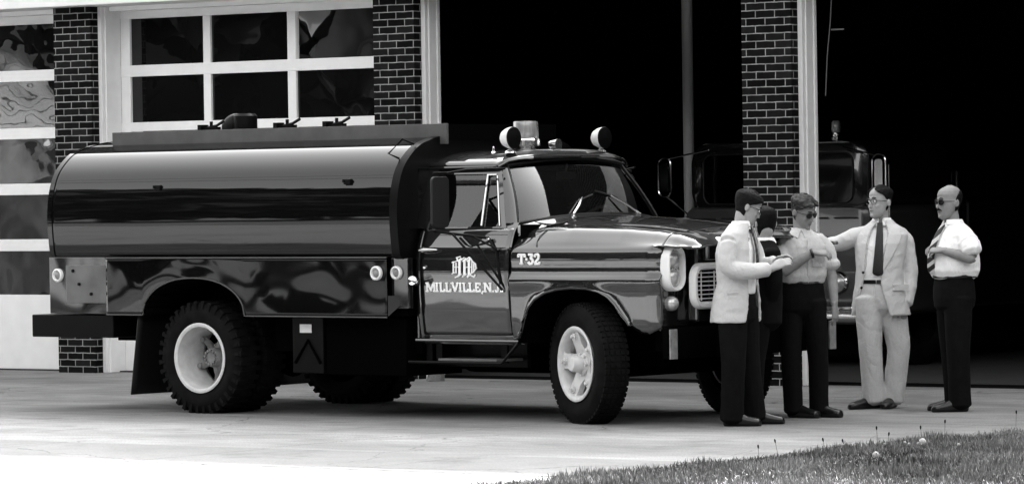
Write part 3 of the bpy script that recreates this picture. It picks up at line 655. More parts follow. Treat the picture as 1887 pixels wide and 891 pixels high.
# --- doors
def WT(z): return interp([(1.475,.955),(1.93,.765)],z)   # greenhouse half width
def door(s):
    g=MB()
    def f(a,b):
        z=.663+b*(1.472-.663); u0=-1.603; u1=-.722
        # rear lower and upper corners slightly rounded
        c=.0
        if b<.08: c=.05*(1-b/.08)**2
        u=u0+c*0+(u1-u0)*a; return T(u,s*(Vd(z)+.004),z)
    g.grid(f,24,40)
    d=g.build('door',M['paint'],truck,smooth=50,solid=.03)
    # window frame
    g=MB(); F=[(-1.60,1.475),(-1.645,1.91),(-1.61,1.925),(-1.02,1.925),(-.985,1.91),(-.80,1.475)]
    Fi=[(-1.555,1.485),(-1.60,1.875),(-1.58,1.89),(-1.045,1.89),(-1.02,1.878),(-.85,1.485)]
    vs=[T(u,s*WT(z),z) for u,z in F]+[T(u,s*(WT(z)),z) for u,z in Fi]; n=len(F)
    g.add(vs,[(i,(i+1)%n,n+(i+1)%n,n+i) for i in range(n)]); wf=g.build('window_frame',M['paint'],d,smooth=0,solid=.03)
    g=MB(); g.add([T(u,s*(WT(z)-.012),z) for u,z in Fi],[tuple(range(len(Fi)))]); g.build('window',M['glass'],d,smooth=0)
    # vent window chrome
    g=MB(); q=[(-1.05,1.492),(-1.115,1.885)]
    g.tube([T(u,s*(WT(z)+.004),z) for u,z in q],.011,6)
    g.tube([T(u,s*(WT(z)+.004),z) for u,z in [(-1.115,1.883),(-1.025,1.883)]],.006,6)
    g.tube([T(u,s*(WT(z)+.004),z) for u,z in [(-.965,1.878),(-.862,1.50)]] if False else [T(-.868+(-.15)*t,s*(WT(1.49+.385*t)+.004),1.49+.385*t) for t in (0,.5,1)],.008,6)
    g.build('vent_window_frame',M['chrome'],d)
    g=MB(); g.tube([T(-1.575,s*(Vd(1.31)+.012),1.312),T(-1.585,s*(Vd(1.31)+.04),1.312),T(-1.52,s*(Vd(1.31)+.045),1.314),T(-1.42,s*(Vd(1.31)+.03),1.312)],[.02,.017,.017,.006],10); g.lathe([(.018,0),(.018,.03),(0,.032)],T(-1.575,s*Vd(1.31),1.312),(0,-s,0),12); g.build('handle',M['chrome'],d)
    g=MB(); g.lathe([(.014,0),(.014,.012),(0,.014)],T(-1.555,s*(Vd(1.18)+.003),1.18),(0,-s,0),12); g.build('lock',M['chrome'],d)
    # belt moulding spear
    g=MB(); rs=[]
    for t in [i/10 for i in range(11)]:
        u=-1.0+.28*t; w_=.018*min(1,t*3+.05); rs.append([T(u,s*(Vd(1.31)-.012),1.312-w_),T(u,s*(Vd(1.31)+.022*min(1,t*3)+.004),1.312),T(u,s*(Vd(1.33)-.012),1.312+w_)])
    g.rings(rs); g.build('belt_spear',M['paint'],d,smooth=20)
    return d
doors=[door(1),door(-1)]
# --- windscreen, pillars, roof
def ws(a,b,off=0):
    sg=2*a-1; vb=.87*sg; ub=-.64-.12*abs(sg)**3; zb=1.572-.06*abs(sg)**2.2
    vt=.70*sg; ut=-.925-.075*abs(sg)**3; zt=2.0-.045*sg*sg
    v=vb+(vt-vb)*b; u=ub+(ut-ub)*b+off+.02*math.sin(math.pi*b); z=zb+(zt-zb)*b
    return T(u,v,z)
g=MB(); g.grid(lambda a,b:ws(a,b),40,12); g.build('windscreen',M['glass'],truck,smooth=60)
g=MB(); loop=[ws(a/40,0,.008) for a in range(41)]+[ws(1,b/12,.008) for b in range(1,13)]+[ws(1-a/40,1,.008) for a in range(1,41)]+[ws(0,1-b/12,.008) for b in range(1,13)]
g.tube(loop,.011,6); g.build('windscreen_seal',M['rubber'],truck)
def pillar(g,s):
    rs=[]
    for t in [i/8 for i in range(9)]:
        p=Vector(ws(1 if s<0 else 0,t)) if False else Vector(ws((s+1)/2,t))
        v=s*(-p.y)*1; z=p.z; u=p.x
        vo=WT(max(z,1.475)) ; 
        rs.append([T(u+.012,s*(abs(p.y)+.0),z),T(u-.0,s*(abs(p.y)+.035),z),T(u-.055,s*(max(abs(p.y)+.03,vo)),z),T(u-.06,s*(abs(p.y)-.01),z)])
    g.rings(rs)
sdup(pillar,'windscreen_pillar',M['paint'],smooth=50)
# cowl between windscreen and hood
g=MB()
def cowl(a,b):
    sg=2*a-1; p=Vector(ws(a,0,.0)); q=Vector(T(-.50 if abs(sg)<.7 else -.50-.2*(abs(sg)-.7)/.3,sg*.93,interp([(0,1.552),(.48,1.534),(.62,1.508),(.76,1.482),(.93,1.41)],abs(sg*.93))+.002))
    r=p.lerp(q,b); r.z+= .0; return r
g.grid(cowl,40,6); g.build('cowl',M['paint'],truck,smooth=60)
sdup(lambda g,s:g.grid(lambda a,b:(lambda z:T(-.815+a*.115,s*(Vd(z) if z<1.45 else Vd(1.45)-(z-1.45)*.8),z))(1.30+b*.215),6,10),'cowl_side',M['paint'],smooth=60)
def roofz(u,v):
    q=min(1,abs(v)/.80); back=max(0,(-1.60-u)/.14); fr=-.90-.10*q**3; f_=max(0,(u-(fr-.12))/.15)
    return 1.955+.125*max(0,1-q**3.2)**.55*(1-.55*min(1,back)**2)*(1-.50*min(1,f_)**2)
def roof(a,b):
    v=.80*math.sin((b-.5)*math.pi)*1.0; q=abs(v)/.80; fr=-.885-.12*q**3
    u=-1.735+(fr+1.735)*a; return T(u,v,roofz(u,v))
g=MB(); g.grid(roof,40,60)
rf=g.build('roof',M['paint'],truck,smooth=50,solid=.025)
# drip rail
g=MB()
for s in (1,-1): g.tube([T(-1.73,s*.80,1.94),T(-1.05,s*.80,1.945),T(-.99,s*.775,1.955)],.012,6)
g.tube([T(-.885-.12*abs(k/10)**3+.002,.80*k/10,roofz(-.885-.12*abs(k/10)**3,.8*k/10)-.012) for k in range(-10,11)],.013,6)
g.build('drip_rail',M['paint'],rf)
for s in (1,-1):
    g=MB(); g.add([T(-1.72,s*.775,1.945),T(-1.60,s*.775,1.945),T(-1.60,s*.955,1.47),T(-1.72,s*.94,1.47)],[(0,1,2,3)]); g.build('rear_quarter',M['paint'],truck,smooth=0,solid=.02)
# interior
g=MB(); tbox(g,-1.60,-1.2,-.8,.8,.85,1.05); tbox(g,-1.66,-1.5,-.8,.8,1.0,1.5); g.build('bench_seat',M['dark_in'],truck,smooth=0,bevel=.04)
g=MB(); tbox(g,-.85,-.66,-.86,.86,1.2,1.49); g.build('dashboard',M['black'],truck,smooth=0,bevel=.03)
g=MB(); cc=Vector(T(-1.08,-.42,1.46)); axx=Vector((-.75,0,.66)); up=axx.orthogonal().normalized(); vv_=axx.cross(up).normalized()
g.tube([cc+(up*math.cos(2*math.pi*k/32)+vv_*math.sin(2*math.pi*k/32))*.22 for k in range(33)],.012,6); g.tube([cc,Vector(T(-.8,-.42,1.2))],.02,6); g.tube([cc-up*.22,cc+up*.22],.01,6); g.build('steering_wheel',M['trim'],truck)
g=MB(); tbox(g,-1.0,-.985,-.12,.10,1.84,1.90); g.tube([T(-.98,0,1.9),T(-.97,0,1.97)],.008,6); g.build('inside_mirror',M['trim'],truck,smooth=30)
# wipers
def wiper(p0,p1,b0,b1,n='wiper'):
    g=MB(); g.lathe([(.024,0),(.022,.02),(0,.024)],p0,(.3,0,1),12); g.tube([Vector(p0)+Vector((0,0,.02)),Vector(p0).lerp(Vector(p1),.5)+Vector((.012,0,.012)),p1],[.008,.009,.006],6); o=g.build('wiper',M['chrome'],truck)
    g=MB(); g.tube([b0,b1],.007,6); g.build('wiper_blade',M['rubber'],o)
wiper(T(-.60,.38,1.553),T(-.695,.16,1.70),T(-.70,.32,1.64),T(-.70,.02,1.72))
wiper(T(-.60,-.42,1.553),T(-.70,-.20,1.71),T(-.71,-.30,1.69),T(-.71,-.02,1.75))
# roof lamps and beacon
def spot(v):
    c=Vector(T(-1.01,v,2.165)); g=MB()
    g.lathe([(0,-.10),(.035,-.095),(.062,-.07),(.080,-.03),(.086,.01),(.083,.02)],c,(1,0,0.02),28,cap=False)
    o=g.build('spot_lamp',M['rimw'],truck,solid=.004)
    g=MB(); g.lathe([(.087,.018),(.083,.026),(.05,.032),(0,.035)],c,(1,0,.02),28,cap=False); g.build('lens',M['black'],o)
    g=MB(); g.tube([c+Vector((-.02,0,-.07)),Vector(T(-1.03,v,2.055))],[.018,.02],10); g.lathe([(.045,0),(.04,.012),(.02,.025),(0,.026)],T(-1.03,v,2.05),(0,0,1),16); g.build('stand',M['chrome'],o)
spot(.62); spot(-.50)
g=MB(); g.lathe([(.10,2.05),(.105,2.06),(.105,2.075),(.085,2.085)],T(-1.22,.20,0),(0,0,1),32); g.lathe([(.092,2.10),(.115,2.105),(.115,2.15),(.10,2.165),(0,2.166)],T(-1.22,.20,0),(0,0,1),32); g.lathe([(.07,2.08),(.07,2.11)],T(-1.22,.20,0),(0,0,1),20); bc=g.build('beacon_base',M['chrome'],truck,smooth=35)
g=MB(); g.lathe([(.10,2.166),(.104,2.18),(.098,2.285),(.094,2.298),(0,2.306)],T(-1.22,.20,0),(0,0,1),32); g.build('beacon_dome',M['beacon'],bc)
g=MB(); tbox(g,-1.25,-1.20,.15,.25,2.18,2.27); g.lathe([(.05,0),(.055,.03),(.03,.04)],T(-1.22,.22,2.23),(.2,-1,0),16); g.build('beacon_lamp',M['lens'],bc,smooth=0)
g=MB(); g.tube([T(-1.1,.04,2.115),T(-1.02,.04,2.115)],[.03,.045],14); g.tube([T(-1.1,.04,2.06),T(-1.1,.04,2.115)],.012,8); g.build('roof_horn',M['chrome'],truck)
g=MB(); g.lathe([(.02,0),(.022,.012),(.01,.02),(.007,.05),(0,.055)],T(-1.13,.70,2.045),(0,0,1),12); g.build('roof_fitting',M['chrome'],truck)
# mirrors
def mirror(s):
    g=MB(); rs=[[T(u,s*v,z) for v,z in rrect(1.15,1.68,.098,.195,.04)] for u in (-1.285,-1.31)]; g.rings(rs); o=g.build('mirror',M['rubber'],truck,smooth=30,bevel=.005)
    g=MB(); g.tube([T(-1.30,s*1.05,1.90),T(-1.30,s*1.22,1.90)],.011,8); g.tube([T(-1.30,s*1.06,1.90),T(-1.12,s*1.02,1.925),T(-.93,s*.80,1.93)],.009,8)
    g.build('mirror_arm',M['black'],o); g=MB(); g.tube([T(-1.30,s*1.05,1.455),T(-1.30,s*1.23,1.455)],.011,8); g.tube([T(-1.30,s*1.20,1.455),T(-.92,s*1.02,1.40)],.011,8)
    g.tube([T(-1.18,s*1.15,1.44),T(-.76,s*1.055,1.005)],.010,8); g.tube([T(-1.0,s*1.10,1.41),T(-.84,s*1.03,1.32)],.008,8); g.tube([T(-.92,s*1.02,1.395),T(-.83,s*1.04,1.29),T(-.79,s*1.045,1.05)],.009,8)
    g.build('mirror_arm',M['black'],o)
    for pt in ((-.765,s*1.04,1.0),(-.91,s*1.02,1.40)):
        g=MB(); g.lathe([(.014,0),(.014,.02),(0,.022)],T(*pt),(0,-s,0),10); g.build('mirror_bolt',M['chrome'],o)
for s in (1,-1): mirror(s)
# running board step
def step(g,s):
    g.box(-1.45,-.86,min(-s*1.02,-s*.70),max(-s*1.02,-s*.70),.455,.475)
def step2(g,s):
    g.tube([T(-1.74,s*1.03,.445),T(-.80,s*1.03,.445),T(-.64,s*1.02,.60)],.013,8)
    for u in (-1.66,-1.56,-.90): g.box(u-.03,u+.03,min(-s*.86,-s*.88),max(-s*.86,-s*.88),.44,.61)
    g.box(-1.74,-.82,min(-s*.66,-s*.70),max(-s*.66,-s*.70),.40,.61)
for s in (1,-1):
    g=MB(); step(g,s); o=g.build('step_plate',M['dull'],truck,smooth=0,bevel=.004); g=MB(); step2(g,s); g.build('step_bracket',M['black'],o,smooth=30)
# --- lettering, laid on the curved door skin
GL={'M':(1.15,[((0,0),(0,1)),((.06,1),(.46,.12)),((.46,.12),(.86,1)),((.92,1),(.92,0))],[(0,0),(.92,0),(-.02,1),(.94,1)]),
'I':(.48,[((.1,0),(.1,1))],[(.1,0),(.1,1)]),'L':(.76,[((.1,0),(.1,1)),((.1,.07),(.6,.07)),((.58,.07),(.58,.28))],[(.1,1)]),
'V':(.95,[((.05,1),(.4,.04)),((.4,.04),(.75,1))],[(.05,1),(.75,1)]),'E':(.78,[((.1,0),(.1,1)),((.1,.07),(.6,.07)),((.1,.5),(.42,.5)),((.1,.93),(.6,.93)),((.58,.07),(.58,.27)),((.58,.93),(.58,.75))],[]),
',':(.32,[((.1,.08),(.1,.0)),((.1,0),(.03,-.18))],[]),'.':(.34,[((.1,.0),(.1,.14))],[]),
'N':(1.0,[((.1,0),(.1,1)),((.1,.96),(.75,.05)),((.77,0),(.77,1))],[(.1,0),(.05,1),(.77,1)]),
'J':(.62,[((.38,1),(.38,.2)),((.38,.2),(.28,.05)),((.28,.05),(.12,.05)),((.12,.05),(.05,.22))],[(.38,1)]),
'T':(.85,[((.38,0),(.38,1)),((0,.93),(.76,.93)),((.02,.93),(.0,.7)),((.74,.93),(.76,.7))],[(.38,0)]),
'-':(.32,[((.06,.5),(.18,.5))],[]),
'3':(.72,[((.04,.95),(.5,.95)),((.5,.93),(.28,.6)),((.28,.58),(.48,.5)),((.48,.5),(.55,.28)),((.55,.28),(.42,.06)),((.42,.06),(.16,.05)),((.16,.05),(.04,.2))],[]),
'2':(.72,[((.05,.72),(.14,.93)),((.14,.93),(.38,.97)),((.38,.97),(.53,.78)),((.53,.78),(.46,.52)),((.46,.52),(.06,.1)),((.05,.06),(.58,.06)),((.58,.06),(.6,.22))],[])}
def stroke(g,p,q,wd,mp,ext=.0):
    p=Vector(p); q=Vector(q); d=(q-p); L=d.length
    if L<1e-6: return
    d/=L; n=Vector((-d.y,d.x))*wd/2; p=p-d*ext; q=q+d*ext
    cs=[p+n,p-n,q-n,q+n]; a=[mp(c.x,c.y,.006) for c in cs]; b=[mp(c.x,c.y,-.002) for c in cs]
    g.add(a+b,[(0,1,2,3),(4,7,6,5),(0,4,5,1),(1,5,6,2),(2,6,7,3),(3,7,4,0)])
def text(g,s,u0,z0,h,wsc,mpz,wd=.19):
    x=0
    for ch in s:
        adv,st_,se=GL[ch]; mp=lambda a,b,o,x=x: mpz(u0+(x+a)*wsc,z0+b*h,o)
        for p,q in st_: stroke(g,p,q,wd,mp,.03)
        for c in se: stroke(g,(c[0]-.19,min(.94,max(.06,c[1]))),(c[0]+.19,min(.94,max(.06,c[1]))),.12,mp)
        x+=adv
mpd=lambda s:(lambda u,z,o:T(u,s*(Vd(z)+.006+o),z))
for s,d in ((1,doors[0]),):
    g=MB(); text(g,'MILLVILLE,N.J.',-1.535,.990,.070,.0805,mpd(s)); g.build('town_lettering',M['letter'],d,smooth=0)
    # interlaced blackletter monogram
    g=MB(); mp=lambda a,b,o:T(-1.275+a*.25,s*(Vd(1.1+b*.155)+.006+o),1.1+b*.155)
    for x in (.30,.50,.68):
        stroke(g,(x,.12),(x,.86),.085,mp); stroke(g,(x-.06,.06),(x+.05,.16),.07,mp,.02); stroke(g,(x-.06,.80),(x+.06,.93),.07,mp,.02)
    for a,b in (((.36,.86),(.48,.98)),((.56,.86),(.68,1.0)),((.68,1.0),(.80,.82)),((.22,.84),(.18,.98)),((.18,.98),(.32,1.03)),((.12,.0),(.30,.08)),((.42,.02),(.50,.14)),((.62,.0),(.74,.14)),((.74,.1),(.9,.02)),((.9,.02),(.93,.14))): stroke(g,a,b,.045,mp,.01)
    for a,b in (((.05,.2),(.05,.78)),((.0,.74),(.17,.80)),((.05,.5),(.28,.52)),((.16,.22),(.16,.72)),((.0,.18),(.1,.24)),((.80,.2),(.80,.80)),((.80,.80),(.93,.68)),((.93,.68),(.97,.45)),((.97,.45),(.86,.25)),((.86,.25),(.76,.2)),((.88,.3),(.88,.7)),((.55,.5),(.8,.52))): stroke(g,a,b,.04,mp,.015)
    g.build('monogram',M['letter'],d,smooth=0)
g=MB(); text(g,'T-32',-.625,1.20,.078,.083,lambda u,z,o:T(u,1.022+o,z),.22); g.build('unit_number',M['letter'],fb,smooth=0)
# ------------------------------------------------------------ people
M['skin']=mat('skin',.32,.6,spec=.35,n_amp=.08,n_scale=30); M['skind']=mat('tanned_shaded_skin',.23,.6,spec=.35,n_amp=.1,n_scale=30)
M['hairb']=mat('dark_hair',.004,.7,spec=.12,n_amp=.4,n_scale=60,bump=.6,b_scale=80,b_dist=.004)
M['hairg']=mat('brown_hair',.02,.6,spec=.3,n_amp=.5,n_scale=40,bump=.8,b_scale=60,b_dist=.006)
M['suit']=mat('light_jacket_cloth',.5,.85,n_amp=.04,n_scale=60)
M['suit2']=mat('light_suit_cloth',.56,.85,n_amp=.04,n_scale=60)
M['pants']=mat('light_trouser_cloth',.54,.85,n_amp=.06,n_scale=80,bump=.25,b_scale=100,b_dist=.003)
M['dpants']=mat('dark_trouser_cloth',.004,.9,spec=.1,n_amp=.3,n_scale=30)
M['dsuit']=mat('dark_suit_cloth',.004,.9,spec=.1)
M['shirtw']=mat('white_shirt_cloth',.85,.8,n_amp=.03,n_scale=50)
M['shirtg']=mat('pale_shirt_cloth',.48,.85,n_amp=.07,n_scale=70,bump=.2,b_scale=90,b_dist=.003)
M['shoe']=mat('black_leather',.005,.3,spec=.5)
M['tie']=mat('dark_tie',.006,.6); M['lensd']=mat('dark_lens',.004,.1,spec=.6)
def folds(m,scale=6,dist=.03,st=(1,1,.7)):
    t=m.node_tree; b=t.nodes['Principled BSDF']; tc=t.nodes.new('ShaderNodeTexCoord'); mp=t.nodes.new('ShaderNodeMapping'); mp.inputs['Scale'].default_value=st
    n=t.nodes.new('ShaderNodeTexNoise'); n.inputs['Scale'].default_value=scale; n.inputs['Detail'].default_value=2.5; n.inputs['Distortion'].default_value=1.2
    a=t.nodes.new('ShaderNodeMath'); a.operation='SUBTRACT'; a.inputs[1].default_value=.5; c=t.nodes.new('ShaderNodeMath'); c.operation='ABSOLUTE'; p=t.nodes.new('ShaderNodeMath'); p.operation='POWER'; p.inputs[1].default_value=.7
    bp=t.nodes.new('ShaderNodeBump'); bp.inputs['Distance'].default_value=dist; bp.inputs['Strength'].default_value=.45
    t.links.new(tc.outputs['Object'],mp.inputs[0]); t.links.new(mp.outputs[0],n.inputs['Vector']); t.links.new(n.outputs[0],a.inputs[0]); t.links.new(a.outputs[0],c.inputs[0]); t.links.new(c.outputs[0],p.inputs[0]); t.links.new(p.outputs[0],bp.inputs['Height'])
    old=b.inputs['Normal'].links
    if old: t.links.new(old[0].from_socket,bp.inputs['Normal'])
    t.links.new(bp.outputs[0],b.inputs['Normal'])
for k_ in ('suit','suit2','pants','shirtg','shirtw'): folds(M[k_],5 if k_!='pants' else 6,.028)
def striped(name,a,b,scale):
    m=bpy.data.materials.new(name); m.use_nodes=True; t=m.node_tree; bs=t.nodes['Principled BSDF']; bs.inputs['Roughness'].default_value=.6
    tc=t.nodes.new('ShaderNodeTexCoord'); mp=t.nodes.new('ShaderNodeMapping'); mp.inputs['Rotation'].default_value=(0,R(40),0)
    wv=t.nodes.new('ShaderNodeTexWave'); wv.wave_type='BANDS'; wv.bands_direction='Z'; wv.inputs['Scale'].default_value=scale
    cr=t.nodes.new('ShaderNodeValToRGB'); cr.color_ramp.elements[0].position=.55; cr.color_ramp.elements[0].color=(a,a,a,1); cr.color_ramp.elements[1].position=.66; cr.color_ramp.elements[1].color=(b,b,b,1)
    t.links.new(tc.outputs['Object'],mp.inputs[0]); t.links.new(mp.outputs[0],wv.inputs[0]); t.links.new(wv.outputs[0],cr.inputs[0]); t.links.new(cr.outputs[0],bs.inputs['Base Color']); return m
M['tie2']=striped('striped_tie',.006,.5,5.5); M['tie3']=striped('faint_striped_tie',.008,.06,9)
V=Vector
def dirs(al):
    a=R(al); return V((math.cos(a),math.sin(a),0)),V((-math.sin(a),math.cos(a),0))   # forward, person's left
def ell(c,s,f,a,b,n=28,p=2.2):
    out=[]
    for k in range(n):
        t=2*math.pi*k/n; ct,st_=math.cos(t),math.sin(t)
        out.append(V(c)+s*(a*math.copysign(abs(ct)**(2/p),ct))+f*(b*math.copysign(abs(st_)**(2/p),st_)))
    return out
def cap_rings(rs):
    # round the two ends a little
    def sh(r,k,off): 
        c=sum(r,V())/len(r); return [c+(p-c)*k+off for p in r]
    t0=(sum(rs[0],V())-sum(rs[1],V()))/len(rs[0]); t1=(sum(rs[-1],V())-sum(rs[-2],V()))/len(rs[0])
    e0=(rs[0][0]-sum(rs[0],V())/len(rs[0])).length*.35; e1=(rs[-1][0]-sum(rs[-1],V())/len(rs[-1])).length*.35
    return [sh(rs[0],.55,t0.normalized()*e0)]+rs+[sh(rs[-1],.55,t1.normalized()*e1)]
def limb(g,pts,rad,side=None,n=18,cap=True):
    pts=[V(p) for p in pts]; S=smooth_poly(pts,5); m=len(S); rs=[]
    for i,p in enumerate(S):
        t=(S[min(i+1,m-1)]-S[max(i-1,0)]).normalized()
        sd_=V(side) if side is not None else (V((0,0,1)) if abs(t.z)<.8 else V((1,0,0)))
        a=(sd_-t*sd_.dot(t)).normalized(); b=t.cross(a).normalized()
        q=i/(m-1)*(len(rad)-1); j=min(int(q),len(rad)-2); fr=q-j
        r0,r1=rad[j],rad[j+1]
        r0=r0 if isinstance(r0,tuple) else (r0,r0); r1=r1 if isinstance(r1,tuple) else (r1,r1)
        ra=r0[0]+(r1[0]-r0[0])*fr; rb=r0[1]+(r1[1]-r0[1])*fr
        rs.append([p+a*ra*math.cos(2*math.pi*k/n)+b*rb*math.sin(2*math.pi*k/n) for k in range(n)])
    g.rings(cap_rings(rs) if cap else rs)
def body_rings(g,rl,n=32,p=2.3):
    rs=[ell(c,s,f,a,b,n,p) for c,s,f,a,b in rl]; g.rings(cap_rings(rs))
def cshell(g,rl,th=.016,n=40):
    # rl: (centre, side, forward, a, b, openL, openR) degrees from the front left open on each side
    Ro=[];
    for c,s,f,a,b,ol,orr in rl:
        o=[];i_=[]
        for k in range(n):
            t=R(ol)+(2*math.pi-R(ol)-R(orr))*k/(n-1)   # from the front towards person's left, round the back
            d=f*math.cos(t)+s*math.sin(t)
            o.append(V(c)+f*(b*math.cos(t))+s*(a*math.sin(t))); i_.append(V(c)+f*((b-th)*math.cos(t))+s*((a-th)*math.sin(t)))
        Ro.append(o+i_[::-1])
    g.rings(Ro)
def hand(g,wr,d,nrm,curl=25,thumb=1,L=.18,spread=1,point=False):
    # d: direction of the hand, nrm: back of the hand; thumb +1/-1 along d x nrm
    d=V(d).normalized(); nrm=V(nrm); nrm=(nrm-d*nrm.dot(d)).normalized(); w_=d.cross(nrm).normalized()*thumb; wr=V(wr)
    rs=[]
    for t,hw,hh in ((-.03,.028,.022),(.0,.029,.02),(.03,.036,.017),(.06,.040,.015),(.088,.040,.013)):
        c=wr+d*t; rs.append(ell(c,w_,nrm,hw,hh,16,2.6))
    g.rings(cap_rings(rs))
    for k,(off,ln) in enumerate(((.031,.075),(.011,.083),(-.010,.077),(-.030,.06))):
        p=wr+d*.082+w_*off; dd=d.copy(); pts=[wr+d*.05+w_*off*.9,p]; ang=0
        for sgm in (.42,.32,.26):
            ang+=curl*(1+.12*k)*(.9 if not (point and k==0) else .1); v=d*math.cos(R(ang))-nrm*math.sin(R(ang)); p=p+v*ln*sgm; pts.append(p)
        g.tube(pts,[.0092,.009,.0085,.008,.0065],9)
    p=wr+d*.02+w_*.025; pts=[p-d*.005,p+w_*.022+d*.025-nrm*.006,p+w_*.03+d*.055-nrm*.014,p+w_*.028+d*.08-nrm*.02]
    g.tube(pts,[.014,.0115,.0095,.0075],9)
def head_geo(g,Mh,fat=1.0,ears=True):
    tr=lambda x,y,z: Mh@V((x,y,z))
    prof_=[(-.125,.050,.024,.026),(-.112,.046,.040,.042),(-.092,.034,.053,.060),(-.065,.022,.062,.076),(-.035,.012,.069,.086),(-.005,.004,.073,.091),(.03,-.002,.0765,.096),(.06,-.006,.075,.096),(.085,-.009,.067,.087),(.105,-.011,.049,.066),(.117,-.012,.026,.036)]
    rs=[]
    for z,cy,a,b in prof_:
        a*=fat if z<0 else 1
        row=[]
        for k in range(30):
            t=2*math.pi*k/30; x=a*math.cos(t); y=cy+b*math.sin(t)
            # flatter face front, eye hollows
            if math.sin(t)>0: y-=.006*math.sin(t)*(1 if z<.05 else 0)
            row.append(tr(x,y,z))
        rs.append(row)
    g.rings(cap_rings(rs))
    tb=lambda pts,r:g.tube([tr(*p) for p in pts],r,10)
    tb([(0,.078,.018),(0,.090,.0),(0,.103,-.022),(0,.106,-.033),(0,.092,-.040)],[.008,.0095,.012,.0145,.010])
    tb([(-.014,.088,-.035),(.014,.088,-.035)],[.009,.009])
    tb([(-.042,.074,.022),(-.02,.086,.026),(.02,.086,.026),(.042,.074,.022)],[.008,.010,.010,.008])
    tb([(-.022,.082,-.064),(0,.091,-.062),(.022,.082,-.064)],[.004,.008,.004]); tb([(-.018,.080,-.075),(0,.088,-.076),(.018,.080,-.075)],[.004,.0085,.004])
    tb([(-.014,.078,-.105),(.014,.078,-.105)],[.018,.018])
    for s in (-1,1):
        tb([(s*.045,.055,-.02),(s*.040,.068,-.035),(s*.03,.07,-.055)],[.016,.017,.012])
        rs=[]
        for t,rz,ry in ((-.006,.018,.012),(.004,.027,.016),(.013,.030,.018),(.018,.025,.015)):
            rs.append([tr(s*(.072+t),-.012+ry*math.cos(q)-t*.5,-.008+rz*math.sin(q)) for q in [2*math.pi*k/14 for k in range(14)]])
        g.rings(rs)
def headM(pos,al,pitch=0,roll=0,sc=1.0):
    # x person's right... local: x = person's left, y = forward, z = up
    f,s=dirs(al); B=Matrix(((-s.x,f.x,0,0),(-s.y,f.y,0,0),(0,0,1,0),(0,0,0,1)))   # -s keeps it right-handed
    return Matrix.Translation(pos)@B@Matrix.Rotation(R(-pitch),4,'X')@Matrix.Rotation(R(roll),4,'Y')@Matrix.Scale(sc,4)
def hair(name,Mh,mt,parent,rows,amp=.006,th=.014,voxel=.005):
    # rows: (z, grow, openHalfAngle) against the head outline
    prof_=[(-.125,.050,.024,.026),(-.112,.046,.040,.042),(-.092,.034,.053,.060),(-.065,.022,.062,.076),(-.035,.012,.069,.086),(-.005,.004,.073,.091),(.03,-.002,.0765,.096),(.06,-.006,.075,.096),(.085,-.009,.067,.087),(.105,-.011,.049,.066),(.117,-.012,.026,.036),(.135,-.012,.006,.008)]
    g=MB(); rl=[]
    for z,gr,op in rows:
        cy=interp([(p[0],p[1]) for p in prof_],z); a=interp([(p[0],p[2]) for p in prof_],z)+gr; b=interp([(p[0],p[3]) for p in prof_],z)+gr
        rl.append((V((0,cy,z)),V((1,0,0)),V((0,1,0)),a,b,op,op))
    cshell(g,rl,th,36); g.v=[tuple(Mh@V(v)) for v in g.v]
    return fuse(name,g,mt,parent,voxel,2,amp*.55,28)
def person(name_label,loc,group=None):
    r=empty('person',loc); tag(r,name_label,'person','men talking beside the truck'); return r
def shoe(parent,an,al,mt,L=.28,back=.07,toe=0):
    f,s=dirs(al); a=V((an[0],an[1],0)); g=MB(); rs=[]
    for t,w_,h in ((-back,.030,.05),(-back+.02,.036,.075),(0,.038,.085),(.05,.040,.075),(.10,.046,.055),(.15,.050,.042),(.19,.044,.034),(L-back-.012,.026,.022)):
        c=a+f*t+V((0,0,h/2+.012)); rs.append([c+s*w_*math.cos(q)+V((0,0,1))*(h/2+.012)*math.copysign(abs(math.sin(q))**(.6 if math.sin(q)<0 else 1),math.sin(q)) for q in [2*math.pi*k/18 for k in range(18)]])
    g.rings(cap_rings(rs)); g.v=[(x,y,max(z,.001)) for x,y,z in g.v]
    return fuse('shoe',g,mt,parent,.006,2)
def glasses(Mh,parent,dark=True,name='sunglasses',fr='lensd'):
    g=MB(); tr=lambda x,y,z: Mh@V((x,y,z))
    for s in (-1,1):
        pts=[tr(s*.033+.027*math.cos(q)*(1 if dark else 1),.098-.010*abs(math.cos(q))*(1 if s*math.cos(q)>0 else 0),.002+.022*math.sin(q)) for q in [2*math.pi*k/18 for k in range(18)]]
        if dark: 
            b_=[p+(Mh.to_3x3()@V((0,-.006,0))) for p in pts]; g.rings([pts,b_])
        else: g.tube(pts+[pts[0]],.002,6)
        g.tube([tr(s*.060,.086,.010),tr(s*.078,.04,.008),tr(s*.080,-.015,.004)],.0025,6)
    g.tube([tr(-.01,.100,.010),tr(.01,.100,.010)],.003,6)
    return g.build(name,M[fr],parent,smooth=0)
